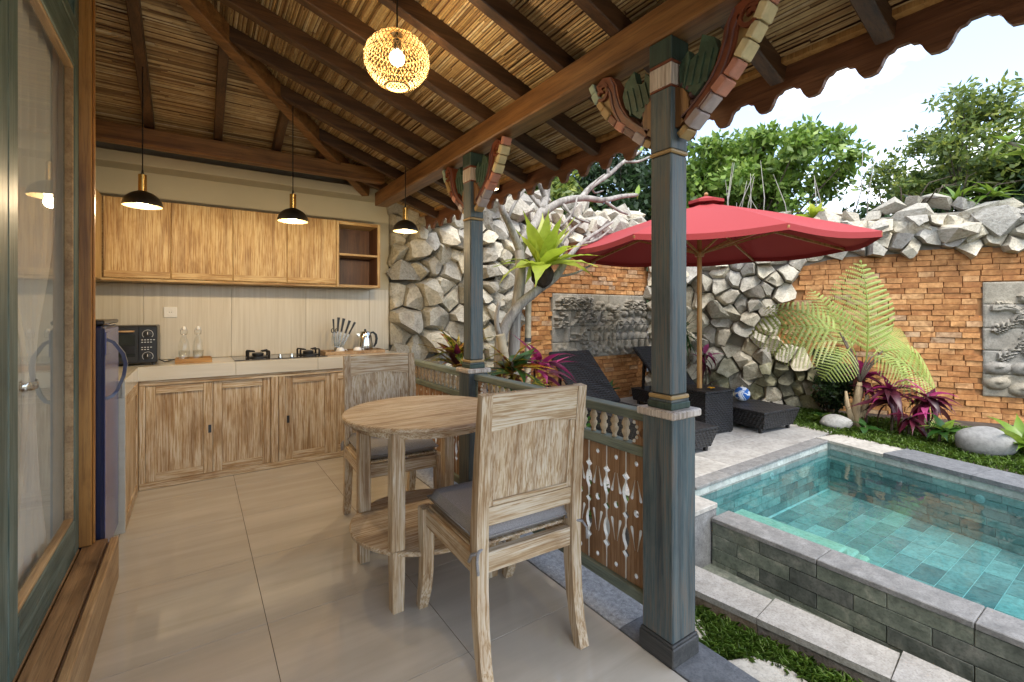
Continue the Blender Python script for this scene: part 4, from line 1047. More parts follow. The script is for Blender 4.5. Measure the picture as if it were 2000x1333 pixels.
# ------------------------------------------------------------------ pool
pool = thing('swimming_pool', 'turquoise tiled swimming pool with a grey overflow edge', 'pool', (4.0, .6, -.5))
DZ = 0.0; WZ = -.083; PFZ = -.47
Pn, Pl, Pf = 2.98, 2.02, (5.14, 2.0)
fdir = Vector((-.28, -1.33, 0)).normalized(); fnor = Vector((-fdir.y, fdir.x, 0)) * -1     # towards the water: -x
if fnor.x > 0: fnor = -fnor
Yend = -3.2
def fx(y): return Pf[0] + (y - Pf[1]) * (.28 / 1.33)
b = MB()
b.add([(2.90, 2.03, PFZ - .004), (5.3, 2.03, PFZ - .004), (5.3, Yend, PFZ - .004), (2.90, Yend, PFZ - .004)], [(0, 1, 2, 3)])
b.add([(2.9, 2.035, PFZ - .02), (5.2, 2.035, PFZ - .02), (5.2, 2.035, -.02), (2.9, 2.035, -.02)], [(0, 1, 2, 3)])
q = [Vector((Pf[0] + .014, Pf[1] + .03, 0)), Vector((fx(Yend) + .014, Yend, 0))]
b.add([(q[0].x, q[0].y, PFZ - .02), (q[1].x, q[1].y, PFZ - .02), (q[1].x, q[1].y, -.02), (q[0].x, q[0].y, -.02)], [(0, 1, 2, 3)])
b.obj('basin', 'pool_grout', pool)
rr = random.Random(3)
# floor tiles, rows along x
row = 0; y = 2.0; rw = .135; nfl = 0
while y > -1.9:
    x = Pn - rr.uniform(0, .25); lim = fx(y) + .02
    while x < lim:
        L = .275; a, c = max(x, Pn - .05), min(x + L, lim + .05)
        if c - a > .03: MB().box(a + .003, c - .003, y - rw + .003, y - .003, PFZ - .011, PFZ + rr.uniform(0, .001)).obj('floor_tile', 'pool_tile', pool); nfl += 1
        x += L
    y -= rw; row += 1
# inner wall tiles: left wall (faces -y) and far wall (faces the house)
rows = [(PFZ + .004 + k * .0655, PFZ + .004 + (k + 1) * .0655 - .004) for k in range(6)]
for k, (z0, z1) in enumerate(rows):
    x = Pn - .1 - rr.uniform(0, .2)
    while x < Pf[0]:
        a, c = max(x, Pn - .06), min(x + .21, Pf[0] + .005)
        if c - a > .02: MB().box(a + .0015, c - .0015, 2.021 - rr.uniform(0, .002), 2.034, z0, z1).obj('wall_tile', 'pool_tile', pool)
        x += .21
    d0 = -rr.uniform(0, .2)
    while d0 < 3.6:
        a, c = max(d0, 0), d0 + .21
        p0 = Vector((Pf[0], Pf[1], 0)) + fdir * (a + .0015); p1 = Vector((Pf[0], Pf[1], 0)) + fdir * (c - .0015)
        m = MB().bar(p0 + Vector((0, 0, (z0 + z1) / 2)) - fnor * .006, p1 + Vector((0, 0, (z0 + z1) / 2)) - fnor * .006, .012 + rr.uniform(0, .002), z1 - z0)
        if c - a > .02: m.obj('wall_tile', 'pool_tile', pool)
        d0 += .21
# pale waterline course
x = Pn - .02
while x < Pf[0]:
    c = min(x + .2, Pf[0]); MB().box(x + .001, c - .001, 2.0205, 2.034, -.073, -.021).obj('waterline_tile', 'pool_pale', pool); x += .2
d0 = 0.
while d0 < 3.6:
    p0 = Vector((Pf[0], Pf[1], -.047)) + fdir * (d0 + .001) - fnor * .006; p1 = Vector((Pf[0], Pf[1], -.047)) + fdir * (d0 + .199) - fnor * .006
    MB().bar(p0, p1, .013, .052).obj('waterline_tile', 'pool_pale', pool); d0 += .2
for k, (cx_, cz_) in enumerate(((4.06, -.135),)):
    MB().lathe([(.032, 0), (.030, .006), (.012, .007), (.010, .002)], (cx_, 2.019, cz_), 16, True, Matrix.Rotation(RAD(90), 4, 'X')).obj('water_inlet', 'pool_pale', pool, 40)
p0 = Vector((Pf[0], Pf[1], -.15)) + fdir * 1.12 + fnor * .001
MB().lathe([(.032, 0), (.030, .006), (.012, .007)], p0, 16, True, Matrix.Rotation(RAD(-90), 4, 'Y') @ Matrix.Rotation(0, 4, 'Z')).obj('water_inlet', 'pool_pale', pool, 40)
# submerged steps by the overflow edge
MB().box(2.985, 3.20, 1.15, 1.80, PFZ, -.125, .01).obj('pool_step', 'step_pale', pool)
MB().box(3.202, 3.38, 1.15, 1.74, PFZ, -.20, .01).obj('pool_step', 'step_pale', pool)
MB().box(3.382, 3.54, 1.15, 1.68, PFZ, -.29, .01).obj('pool_step', 'step_pale', pool)
# overflow wall: core, outer tiles, coping
MB().box(2.8035, 2.975, Yend, 1.775, -.62, -.108).obj('overflow_wall', 'tile_grout', pool)
y = 1.77; k = 0
while y > -1.8:
    c = max(y - .62, -1.8); MB().box(2.785, 2.982, c + .0015, y - .0015, -.107, -.076, .004).obj('coping_slab', 'andesite', pool); y = c
hh = [-.108, -.185, -.270, -.355, -.42]
for r in range(4):
    y = 1.772; first = True
    while y > -1.7:
        L = .17 if (first and r % 2) else .31; first = False; c = y - L
        MB().box(2.796 - rr.uniform(0, .004), 2.809, c + .0022, y - .0022, hh[r + 1] + .0022, hh[r] - .0022, .0015).obj('overflow_tile', 'wall_tile', pool); y = c
y = 1.77; 
# deck coping round the pool
def quad_slab(name, P4, z0, z1, m, par):
    V = [(x, y, z0) for x, y in P4] + [(x, y, z1) for x, y in P4]
    return MB().add(V, [(3, 2, 1, 0), (4, 5, 6, 7), (0, 1, 5, 4), (1, 2, 6, 5), (2, 3, 7, 6), (3, 0, 4, 7)]).obj(name, m, par)
x = 2.98
while x < 5.12:
    c = min(x + .46, 5.135); MB().box(x + .001, c - .001, 2.012, 2.135, -.0205, .002, .003).obj('coping_slab', 'andesite', pool); x = c
d0 = -.13; k = 0
while d0 < 3.6:
    p = [Vector((Pf[0], Pf[1], 0)) + fdir * (d0 + .0015) + fnor * .008, Vector((Pf[0], Pf[1], 0)) + fdir * (d0 + .598) + fnor * .008]
    p += [p[1] - fnor * .36, p[0] - fnor * .36]
    quad_slab('coping_slab', [(v_.x, v_.y) for v_ in p], -.0205, .004 + (.0 if d0 < .1 else .012), 'deck_stone' if d0 < .1 or d0 > 1.4 else 'dark_slab', pool); d0 += .6; k += 1
struct(MB().add([(2.979, 2.0205, WZ), (2.979, Yend, WZ), (fx(Yend), Yend, WZ), (Pf[0], 2.0, WZ)], [(0, 1, 2, 3)]).obj('pool_water', 'water'))

# gutter and kerb below the overflow wall
struct(MB().box(2.45, 2.80, -4, 1.80, -.46, -.385).obj('gutter', 'wall_tile'))
kb_ = thing('pool_kerb', 'pale stone kerb along the foot of the pool wall', 'kerb', (2.45, .7, GZ))
ln = [(2.28, 1.78), (2.36, 1.25), (2.44, .72), (2.50, .19), (2.53, -.34), (2.55, -.9)]
for k in range(5):
    (x0, y0), (x1, y1) = ln[k], ln[k + 1]
    d = Vector((x1 - x0, y1 - y0)); e = .002
    quad_slab('kerb_block', [(x0, y0 - e), (x1, y1 + e), (x1 + .22, y1 + e + .03), (x0 + .25, y0 - e + .03)], -.325, -.292, 'kerb_stone', kb_)
    quad_slab('kerb_face', [(x0 + .006, y0 - e), (x1 + .006, y1 + e), (x1 + .20, y1 + e + .03), (x0 + .22, y0 - e + .03)], -.46, -.3255, 'kerb_side', kb_)

# ------------------------------------------------------------------ stone deck
deck = struct(MB().box(2.46, 5.62, 2.137, 4.735, -.6, -.022).obj('pool_deck', 'mortar'))
struct(MB().box(2.30, 2.86, 1.782, 2.136, -.6, -.034).obj('deck_step', 'andesite'))
x = 2.31
for (a, c) in ((2.30, 2.60), (2.602, 2.865)): MB().box(a, c, 1.775, 2.135, -.0335, -.002, .003).obj('deck_slab', 'deck_stone', deck)
y = 2.138; r = 0
while y < 4.70:
    x = 2.46 - (.3 if r % 2 else 0)
    while x < 5.62:
        a, c = max(x, 2.46), min(x + .6, 5.62)
        if c - a > .03: MB().box(a + .0012, c - .0012, y + .0012, min(y + .40, 4.73) - .0012, -.0215, rr.uniform(-.001, .001), .0015).obj('deck_slab', 'deck_stone', deck)
        x += .6
    y += .40; r += 1

# ------------------------------------------------------------------ rubble and brick garden walls
def hull_mesh(name, seed, n=13, smooth=False):
    R_ = random.Random(seed); bm = bmesh.new()
    for _ in range(n):
        v_ = Vector((R_.gauss(0, 1), R_.gauss(0, 1), R_.gauss(0, 1))).normalized(); v_ = Vector((max(-.72, min(.72, v_.x)), max(-.72, min(.72, v_.y)), max(-.72, min(.72, v_.z))))
        bm.verts.new(v_ * R_.uniform(.85, 1.1))
    res = bmesh.ops.convex_hull(bm, input=bm.verts)
    for v_ in [v_ for v_ in bm.verts if not v_.link_faces]: bm.verts.remove(v_)
    bmesh.ops.recalc_face_normals(bm, faces=bm.faces)
    me = bpy.data.meshes.new(name); bm.to_mesh(me); bm.free(); me.materials.append(MAT['rock']); return me
HULL = [hull_mesh('coping_stone', 100 + k, 12) for k in range(12)]
def inpoly(p, P):
    c = False; j = len(P) - 1
    for i in range(len(P)):
        if (P[i][1] > p[1]) != (P[j][1] > p[1]) and p[0] < (P[j][0] - P[i][0]) * (p[1] - P[i][1]) / (P[j][1] - P[i][1]) + P[i][0]: c = not c
        j = i
    return c
def clip(P, p, q):
    """half of polygon P nearer to p than q"""
    m = (p + q) / 2; d = q - p; out = []
    for i in range(len(P)):
        a, b = P[i], P[(i + 1) % len(P)]; sa, sb = (a - m).dot(d), (b - m).dot(d)
        if sa <= 0: out.append(a)
        if (sa < 0 and sb > 0) or (sa > 0 and sb < 0): out.append(a + (b - a) * (sa / (sa - sb)))
    return out
def wall_fill(par, W, a0, a1, z0, z1, brickpoly, holes, sp, depth, seed, bh, bl, mossz=None, loose=.3, vis=99.):
    R_ = random.Random(seed); seeds = []
    for _ in range(11000):
        p = Vector((R_.uniform(a0, a1), R_.uniform(z0, z1))); r = sp * (R_.uniform(.95, 1.7) if _ < 400 else R_.uniform(.5, 1.1))
        if all((p - s_[0]).length > (r + s_[1]) / 2 for s_ in seeds): seeds.append((p, r))
    S = [s_[0] for s_ in seeds]; rockS = []
    for i, p in enumerate(S):
        isr = not inpoly(p, brickpoly); rockS.append(isr)
        if not isr: continue
        P = [Vector((a0, z0)), Vector((a1, z0)), Vector((a1, z1)), Vector((a0, z1))]
        for q_ in sorted(S, key=lambda s_: (s_ - p).length)[1:16]:
            P = clip(P, p, q_)
            if len(P) < 3: break
        if len(P) < 3: continue
        c = sum(P, Vector((0, 0))) / len(P)
        if any(h[0] + .03 < c.x < h[1] - .03 and h[2] + .03 < c.y < h[3] - .03 for h in holes): continue
        # merge tiny edges
        Q = [P[0]]
        for v_ in P[1:]:
            if (v_ - Q[-1]).length > .03: Q.append(v_)
        if len(Q) > 3 and (Q[0] - Q[-1]).length < .03: Q.pop()
        if len(Q) < 3: continue
        P = Q; n = len(P)
        if R_.random() < loose:                                # a loose block set in the rubble
            rm_ = sum((v_ - c).length for v_ in P) / len(P)
            link('stone', R_.choice(HULL), None, par, TRS(W(c.x, c.y, depth[0] * .6 + R_.uniform(0, .05)), R_.uniform(-.6, .6), R_.uniform(-.6, .6), R_.uniform(0, 6.3), (rm_ * R_.uniform(1.3, 1.65), rm_ * R_.uniform(1.15, 1.5), rm_ * R_.uniform(1.1, 1.45))))
            continue
        # break long edges so the outlines are not plain polygons
        Q = []
        for k in range(len(P)):
            v_, w_ = P[k], P[(k + 1) % len(P)]; Q.append(v_)
            if (w_ - v_).length > .10: e_ = (w_ - v_); Q.append(v_ + e_ * R_.uniform(.35, .65) + Vector((-e_.y, e_.x)).normalized() * R_.uniform(-.016, .010))
        P = Q; n = len(P)
        d1 = depth[0] * R_.uniform(.7, 1.15); d2 = d1 + depth[1] * R_.uniform(.25, 1.3)
        sc = R_.uniform(.62, .90); off = Vector((R_.uniform(-.10, .10), R_.uniform(-.12, .10))) * sp
        T1 = Vector((R_.uniform(-.7, .7), R_.uniform(-1.0, .3))); T2 = Vector((R_.uniform(-.9, .9), R_.uniform(-.8, .8)))
        hgt = lambda r_: min(T1.dot(r_), T2.dot(r_) + .02)
        V = []; F = []
        for v_ in P: V.append(W(v_.x, v_.y, -.05))
        for k, v_ in enumerate(P):
            w_ = c + (v_ - c) * (1 - .0045 / max(.03, (v_ - c).length)); V.append(W(w_.x, w_.y, d1 * R_.uniform(.75, 1.05)))
        for k, v_ in enumerate(P):
            w_ = c + off + (v_ - c) * sc; r_ = w_ - c
            V.append(W(w_.x, w_.y, max(d1 + .004, d2 + hgt(r_))))
        cc = c + off; V.append(W(cc.x, cc.y, max(d1 + .006, d2 + hgt(off))))
        for k in range(n):
            j = (k + 1) % n
            F += [(k, j, n + j, n + k), (n + k, n + j, 2 * n + j, 2 * n + k), (2 * n + k, 2 * n + j, 3 * n)]
        MB().add(V, F).obj('stone', 'rock_moss' if (mossz and c.y < mossz and R_.random() < .7) else 'rock', par)
    # bricks
    z = z0; r = 0; rest = MB(); nb = 0
    while z < z1 - .02:
        a = a0 - R_.uniform(0, bl)
        while a < a1:
            L = bl * R_.uniform(.75, 1.25); m = Vector((a + L / 2, z + bh / 2))
            if a0 < m.x < a1 and inpoly(m, brickpoly) and not any(h[0] < m.x < h[1] and h[2] < m.y < h[3] for h in holes):
                i = min(range(len(S)), key=lambda k: (S[k] - m).length_squared)
                if not rockS[i]:
                    d = R_.uniform(.010, .028); g_ = .0012
                    V = []
                    for dd in (-.02, d):
                        for (u_, w_) in ((a + g_, z + g_), (a + L - g_, z + g_), (a + L - g_, z + bh - g_), (a + g_, z + bh - g_)):
                            if dd > 0: u_ += R_.uniform(-.003, .003); w_ += R_.uniform(-.002, .002); V.append(W(u_ + (.003 if u_ < m.x else -.003), w_ + (.002 if w_ < m.y else -.002), dd + R_.uniform(-.006, .006)))
                            else: V.append(W(u_, w_, dd))
                    Fq = [(3, 2, 1, 0), (4, 5, 6, 7), (0, 1, 5, 4), (1, 2, 6, 5), (2, 3, 7, 6), (3, 0, 4, 7)]
                    if nb < 300 and a < vis: MB().add(V, Fq).obj('brick', 'brick', par)
                    else: rest.add(V, Fq)
                    nb += (1 if a < vis else 0)
            a += L
        z += bh; r += 1
    if rest.v: stuff(rest.obj('brick_rest', 'brick', par))
    return nb

BWY = 4.74
def WB(a, z, d): return (a, BWY - d, z)
bw = thing('garden_wall_back', 'rubble stone and orange brick garden wall behind the loungers', 'wall', (3.8, 4.8, 0))
MB().box(1.665, 5.75, BWY + .012, BWY + .25, -.05, 2.5).obj('backing', 'mortar', bw)
bp1 = [(3.29, -.1), (3.30, .7), (3.35, 1.32), (3.57, 1.6), (3.85, 1.97), (4.0, 2.2), (5.75, 2.15), (5.75, -.1)]
MB().add([WB(a, z, -.004) for a, z in bp1], [tuple(range(len(bp1)))]).obj('brick_bed', 'brick_mortar', bw)
nb1 = wall_fill(bw, WB, 1.668, 5.74, -.03, 2.52, bp1, [(3.86, 5.70, .645, 1.50)], .19, (.075, .15), 21, .062, .175, None, .42)
cdir = Vector((.472, -.8816, 0)); cnor = Vector((-.8816, -.472, 0)); cbase = Vector((6.035, 4.176, 0))
def WR(a, z, d):
    p = cbase + cdir * a + cnor * d; return (p.x, p.y, z)
rw_ = thing('garden_wall_right', 'rubble stone and orange brick garden wall behind the tree fern', 'wall', (7.0, 2.3, 0))
b = MB(); V = [WR(a, z, d) for a in (-.6, 7.6) for d in (-.012, -.25) for z in (-.05, 2.45)]
b.add(V, [(0, 1, 3, 2), (4, 6, 7, 5), (0, 4, 5, 1), (2, 3, 7, 6), (1, 5, 7, 3), (0, 2, 6, 4)]); b.obj('backing', 'mortar', rw_)
bp2 = [(1.70, -.1), (1.59, .35), (1.45, .55), (1.43, .717), (1.2, .82), (1.12, .98), (1.11, 1.33), (1.25, 1.6), (1.50, 1.90), (1.84, 1.97), (3.0, 2.0), (7.6, 2.06), (7.6, -.1)]
MB().add([WR(min(a, 7.55), z, -.004) for a, z in bp2], [tuple(range(len(bp2)))]).obj('brick_bed', 'brick_mortar', rw_)
nb2 = wall_fill(rw_, WR, -.6, 7.5, -.03, 2.42, bp2, [(3.19, 4.30, .31, 1.60)], .20, (.05, .10), 8, .066, .185, .55, .18, 4.1)
print('bricks', nb1, nb2)

def coping(par, W, a0, a1, zb, seed):
    R_ = random.Random(seed)
    for lvl, (dz, dd, s0) in enumerate(((.0, .04, .20), (.13, -.07, .20), (.28, -.16, .17), (.08, -.24, .23))):
        a = a0
        while a < a1:
            s_ = s0 * R_.uniform(.7, 1.35)
            p = W(a + s_ * .8, zb + dz + R_.uniform(-.05, .07), dd + R_.uniform(-.04, .05))
            link('coping_stone', R_.choice(HULL), None, par, TRS(p, R_.uniform(-.5, .5), R_.uniform(-.5, .5), R_.uniform(0, 6.3), (s_ * R_.uniform(.9, 1.5), s_ * R_.uniform(.8, 1.1), s_ * R_.uniform(.6, .95))))
            a += s_ * R_.uniform(1.25, 1.7)
            if lvl == 2 and R_.random() < .45: a += .3
coping(bw, WB, 2.2, 5.6, 2.44, 4); coping(rw_, WR, -.5, 7.4, 2.28, 5)

# carved relief panels: blocks with a modelled height field
def relief(name, label, W, a0, a1, z0, z1, rows, feats, base, step, seed):
    d = thing(name, label, 'relief', W((a0 + a1) / 2, z0, .05)); R_ = random.Random(seed)
    na, nz_ = int((a1 - a0) / step), int((z1 - z0) / step)
    A = np.linspace(0, a1 - a0, na + 1)[None, :].repeat(nz_ + 1, 0); Z = np.linspace(0, z1 - z0, nz_ + 1)[:, None].repeat(na + 1, 1)
    H = np.zeros_like(A)
    for (ca, cz_, ra, rz_, rot, h) in feats:
        c, s_ = math.cos(rot), math.sin(rot); u = ((A - ca) * c + (Z - cz_) * s_) / ra; v_ = (-(A - ca) * s_ + (Z - cz_) * c) / rz_
        e = np.clip(1 - (u * u + v_ * v_), 0, None) ** .45; H = np.maximum(H, e * h * 1.3)
    rs = np.random.RandomState(seed); H += rs.uniform(-.0012, .0012, H.shape)
    edges_z = [round(nz_ * k / rows) for k in range(rows + 1)]
    for r in range(rows):
        cuts = [0]
        while cuts[-1] < na: cuts.append(min(na, cuts[-1] + int(R_.uniform(.30, .52) / step)))
        if na - cuts[-2] < int(.12 / step): cuts.pop(-2)
        for k in range(len(cuts) - 1):
            i0, i1, j0, j1 = cuts[k], cuts[k + 1], edges_z[r], edges_z[r + 1]
            V = []; F = []; nn = i1 - i0 + 1; bd = base + R_.uniform(-.003, .003)
            for j in range(j0, j1 + 1):
                for i in range(i0, i1 + 1):
                    ed = min(i - i0, i1 - i, j - j0, j1 - j); sh = .0016
                    aa = A[j, i] + (sh if i == i0 else -sh if i == i1 else 0); zz_ = Z[j, i] + (sh if j == j0 else -sh if j == j1 else 0)
                    V.append(W(a0 + aa, z0 + zz_, bd + H[j, i] - (.010 if ed == 0 else 0)))
            for j in range(j1 - j0):
                for i in range(nn - 1): p = j * nn + i; F.append((p, p + 1, p + nn + 1, p + nn))
            ring = [i for i in range(nn)] + [j * nn + nn - 1 for j in range(1, j1 - j0 + 1)] + [(j1 - j0) * nn + i for i in range(nn - 2, -1, -1)] + [j * nn for j in range(j1 - j0 - 1, 0, -1)]
            off = len(V); inv = [V[q_] for q_ in ring]
            for q_ in ring:
                j, i = divmod(q_, nn); V.append(W(a0 + A[j + j0, i + i0], z0 + Z[j + j0, i + i0], -.005))
            for k2 in range(len(ring)): k3 = (k2 + 1) % len(ring); F.append((ring[k2], off + k2, off + k3, ring[k3]))
            MB().add(V, F).obj('block', 'relief_stone', d, 40)
    return d
R_ = random.Random(77); ft = []
def leafclump(a0, a1, b0, b1, n):
    for _ in range(n): ft.append((R_.uniform(a0, a1), R_.uniform(b0, b1), R_.uniform(.014, .024), R_.uniform(.014, .022), 0, R_.uniform(.045, .075)))
def cap(p, q, r, h, n=7):
    for k in range(n + 1):
        f = k / n; ft.append((p[0] + (q[0] - p[0]) * f, p[1] + (q[1] - p[1]) * f, r, r, 0, h))
leafclump(.06, .70, .66, .83, 120); leafclump(.04, .22, .42, .62, 36); leafclump(.40, .74, .50, .66, 60)
cap((.22, .05), (.26, .66), .05, .03, 14); cap((.30, .44), (.46, .56), .022, .035)
for k in range(6): ft.append((.86 + .05 * math.cos(k * 1.1), .70 + .05 * math.sin(k * 1.1), .042, .038, 0, .05))
cap((1.02, .70), (1.2, .66), .045, .04, 5); leafclump(1.05, 1.25, .60, .72, 14)
def person(a, b, s_, ln_=0.):
    ft.append((a + ln_ * .9, b + .40 * s_, .040 * s_, .046 * s_, 0, .062)); ft.append((a + ln_ * .5, b + .26 * s_, .058 * s_, .10 * s_, ln_, .052))
    cap((a + ln_ * .6, b + .32 * s_), (a - .10 * s_, b + .22 * s_), .02 * s_, .06); cap((a + ln_ * .6, b + .32 * s_), (a + .12 * s_, b + .25 * s_), .02 * s_, .06)
    ft.append((a, b + .12 * s_, .07 * s_, .06 * s_, 0, .048)); cap((a - .03 * s_, b + .12 * s_), (a - .05 * s_, b - .03 * s_), .03 * s_, .045); cap((a + .03 * s_, b + .12 * s_), (a + .06 * s_, b - .03 * s_), .03 * s_, .045)
    ft.append((a + ln_, b + .46 * s_, .03 * s_, .028 * s_, 0, .06))
for (a, b, s_, l_) in ((.56, .22, .62, -.05), (.80, .22, .75, .10), (.98, .20, .85, .06), (1.16, .16, 1.05, 0), (1.32, .14, 1.15, .02), (1.47, .14, 1.2, -.02), (1.62, .12, 1.25, .02), (1.76, .12, 1.2, 0)): person(a, b, s_, l_)
cap((.92, .52), (1.26, .50), .010, .07, 14); cap((.42, .26), (.56, .42), .014, .05, 9); cap((.74, .50), (.82, .62), .022, .045)
leafclump(1.36, 1.84, .62, .80, 60); leafclump(.3, .62, .20, .34, 22)
for _ in range(64): ft.append((R_.uniform(.03, 1.82), R_.uniform(.02, .17), R_.uniform(.025, .055), R_.uniform(.02, .04), R_.uniform(-1, 1), R_.uniform(.025, .05)))
relief('stone_relief', 'long grey carved stone relief with trees and figures behind the loungers', WB, 3.85, 5.71, .635, 1.51, 4, ft, .040, .0125, 9)
ft = []
def frond(p, ang, L, bend, h=.03):
    x, z = p; a = ang
    for k in range(16):
        f = k / 15; x += math.cos(a) * L / 16; z += math.sin(a) * L / 16; a += bend / 16
        ft.append((x, z, .012, .012, 0, h + .008))
        for sg in (-1, 1): ft.append((x + math.cos(a + sg * 1.0) * .035 * (1 - .6 * f), z + math.sin(a + sg * 1.0) * .035 * (1 - .6 * f), .045 * (1 - .5 * f), .009, a + sg * .9, h))
for (p, an, L, bd) in (((.05, .75), .3, .42, .9), ((.06, .98), .9, .3, -2.2), ((.42, .80), 1.6, .45, -1.4), ((.35, .45), 1.3, .45, -.9), ((.1, .42), .5, .4, .8), ((.6, .5), 1.8, .5, .9), ((.75, .8), 1.2, .4, -1.2), ((.9, .4), 1.7, .6, .5), ((.28, 1.16), -.4, .3, -.8), ((.55, 1.2), .1, .35, -1.)): frond(p, an, L, bd)
for (a, b) in ((.12, .33), (.34, .33), (.55, .35), (.12, .16), (.32, .10), (.6, .12), (.8, .3), (.95, .15)): ft.append((a, b, .11, .075, .2, .045)); ft.append((a, b + .02, .05, .03, .2, .065))
relief('stone_relief', 'grey carved stone relief of palm fronds at the right edge', WR, 3.18, 4.30, .295, 1.61, 5, ft, .042, .0135, 10)

# ------------------------------------------------------------------ parasol
um = thing('parasol', 'large red parasol with a wooden pole standing through the side table', 'parasol', (4.47, 2.98, 0))
uc = Vector((4.47, 2.98, 0)); ap = Vector((4.53, 2.94, 2.44)); RU = 1.49
MB().lathe([(.028, .001), (.026, .9), (.024, 2.30)], uc, 16).obj('pole', 'pole_wood', um, 40)
cor = []
for k in range(8):
    a = RAD(-34.3 + 45 * k); cor.append(ap + Vector((RU * math.cos(a), RU * math.sin(a), -.49 + .02 * math.cos(a))))
NG = 8
for k in range(8):
    c0, c1_ = cor[k], cor[(k + 1) % 8]; V = []; F = []
    for i in range(NG + 1):
        f = i / NG
        for j in range(NG + 1):
            g_ = j / NG; p = ap.lerp(c0, f).lerp(ap.lerp(c1_, f), g_)
            sag = -.055 * math.sin(math.pi * g_) * f * (1 - .35 * f) + .05 * math.sin(math.pi * f) * .35
            V.append(p + Vector((0, 0, sag)))
    for i in range(NG):
        for j in range(NG): q_ = i * (NG + 1) + j; F.append((q_, q_ + NG + 1, q_ + NG + 2, q_ + 1))
    gore = MB().add(V, F).obj('canopy_panel', 'canopy_red', um, True)
    # valance hem
    V2 = []; 
    for j in range(NG + 1): b_ = Vector(V[NG * (NG + 1) + j]); V2 += [b_, b_ + Vector((0, 0, -.05))]
    MB().add(V2, [(2 * j, 2 * j + 2, 2 * j + 3, 2 * j + 1) for j in range(NG)]).obj('hem', 'canopy_red', gore, True)
    dn = Vector((0, 0, -.030)); hb_ = Vector((uc.x, uc.y, 2.33))
    rb = MB().bar(hb_ + (c0 - hb_).normalized() * .03 + dn * 0, c0 + dn, .018, .026, c=.002).obj('rib', 'pole_wood', um)
    mid = hb_.lerp(c0 + dn, .52); MB().bar((uc.x + (c0.x - uc.x) * .03, uc.y + (c0.y - uc.y) * .03, 1.90), mid, .014, .02).obj('strut', 'pole_wood', rb)
MB().lathe([(.045, 1.86), (.05, 1.88), (.05, 1.915), (.04, 1.93)], uc, 16).obj('runner', 'pole_wood', um, 40)
MB().lathe([(.05, 2.30), (.05, 2.345), (.03, 2.36)], uc, 16).obj('hub', 'pole_wood', um, 40)
V = [ap + Vector((0, 0, .075))]; F = []
for k in range(8):
    a = RAD(-34.3 + 45 * k); V.append(ap + Vector((.19 * math.cos(a), .19 * math.sin(a), .012)))
for k in range(8): V.append(V[1 + k] + Vector((0, 0, -.03)))
for k in range(8): j = (k + 1) % 8; F += [(0, 1 + k, 1 + j), (1 + k, 9 + k, 9 + j, 1 + j)]
MB().add(V, F).obj('top_vent', 'canopy_red', um)
MB().ball(ap + Vector((0, 0, .09)), .022, 10, 6).obj('finial', 'pole_wood', um, True)

# ------------------------------------------------------------------ loungers and side table
def lounger(loc, rz, label):
    d = thing('sun_lounger', label, 'lounger', loc, rz, 'black wicker loungers'); M0 = WM[d.name]
    def mk(mb, n, m='wicker', par=None):
        o = mb.obj(n, m); o.parent = par or d; return o
    h = .235; t_ = .055
    fr_ = [(0.0, h), (1.36, h), (1.30, .055), (.06, .055)]
    def prism(hw0, hw1, z0, z1, y0, y1, y0b, y1b):
        b = MB(); V = [(-hw0, y0b, z0), (hw0, y0b, z0), (hw0, y1b, z0), (-hw0, y1b, z0), (-hw1, y0, z1), (hw1, y0, z1), (hw1, y1, z1), (-hw1, y1, z1)]
        b.add(V, [(3, 2, 1, 0), (4, 5, 6, 7), (0, 1, 5, 4), (1, 2, 6, 5), (2, 3, 7, 6), (3, 0, 4, 7)]); return b
    mk(prism(.255, .302, .050, h - .024, 0, 1.36, .045, 1.32), 'base')
    mk(MB().box(-.306, .306, -.006, 1.30, h - .0235, h, .008), 'bed')
    mk(prism(.28, .30, .050, h - .024, 1.365, 1.95, 1.365, 1.93), 'head_base')
    bk = MB().bar((0, 1.31, h + .0), (0, 1.92, h + .54), .60, .045, c=.012); mk(bk, 'backrest')
    mk(MB().bar((-.22, 1.80, h - .02), (-.22, 1.78, h + .38), .03, .03), 'prop'); mk(MB().bar((.22, 1.80, h - .02), (.22, 1.78, h + .38), .03, .03), 'prop')
    for (x, y) in ((-.235, .09), (.235, .09), (-.25, 1.85), (.25, 1.85)): mk(MB().box(x - .016, x + .016, y - .016, y + .016, .001, .0495, .002), 'foot', 'black_plastic')
    return d
lounger((3.60, 2.44, 0), RAD(-6.5), 'black wicker sun lounger on the house side of the side table')
lounger((5.09, 2.42, 0), RAD(-6.0), 'black wicker sun lounger with the blue and white ball on it')
st = thing('side_table', 'black wicker cube side table around the parasol pole', 'side table', (4.517, 2.96, 0), RAD(-8))
for n_, bx in (('body', (-.205, .205, -.205, .205, .012, .425)), ('top', (-.215, .215, -.215, .215, .4255, .45))):
    o = MB().box(*bx, .006).obj(n_, 'wicker'); o.parent = st
for x in (-.18, .18):
    for y in (-.18, .18): o = MB().box(x - .015, x + .015, y - .015, y + .015, .001, .0118).obj('foot', 'black_plastic'); o.parent = st
fl = thing('yellow_flower', 'yellow flower lying on the wicker side table', 'flower', (4.50, 2.86, .4505))
pet = MB(); 
V = []; F = []
for i in range(5):
    for k, (y, w_, z) in enumerate(((.004, .004, .003), (.02, .016, .012), (.035, .018, .02), (.045, .006, .016))): pass
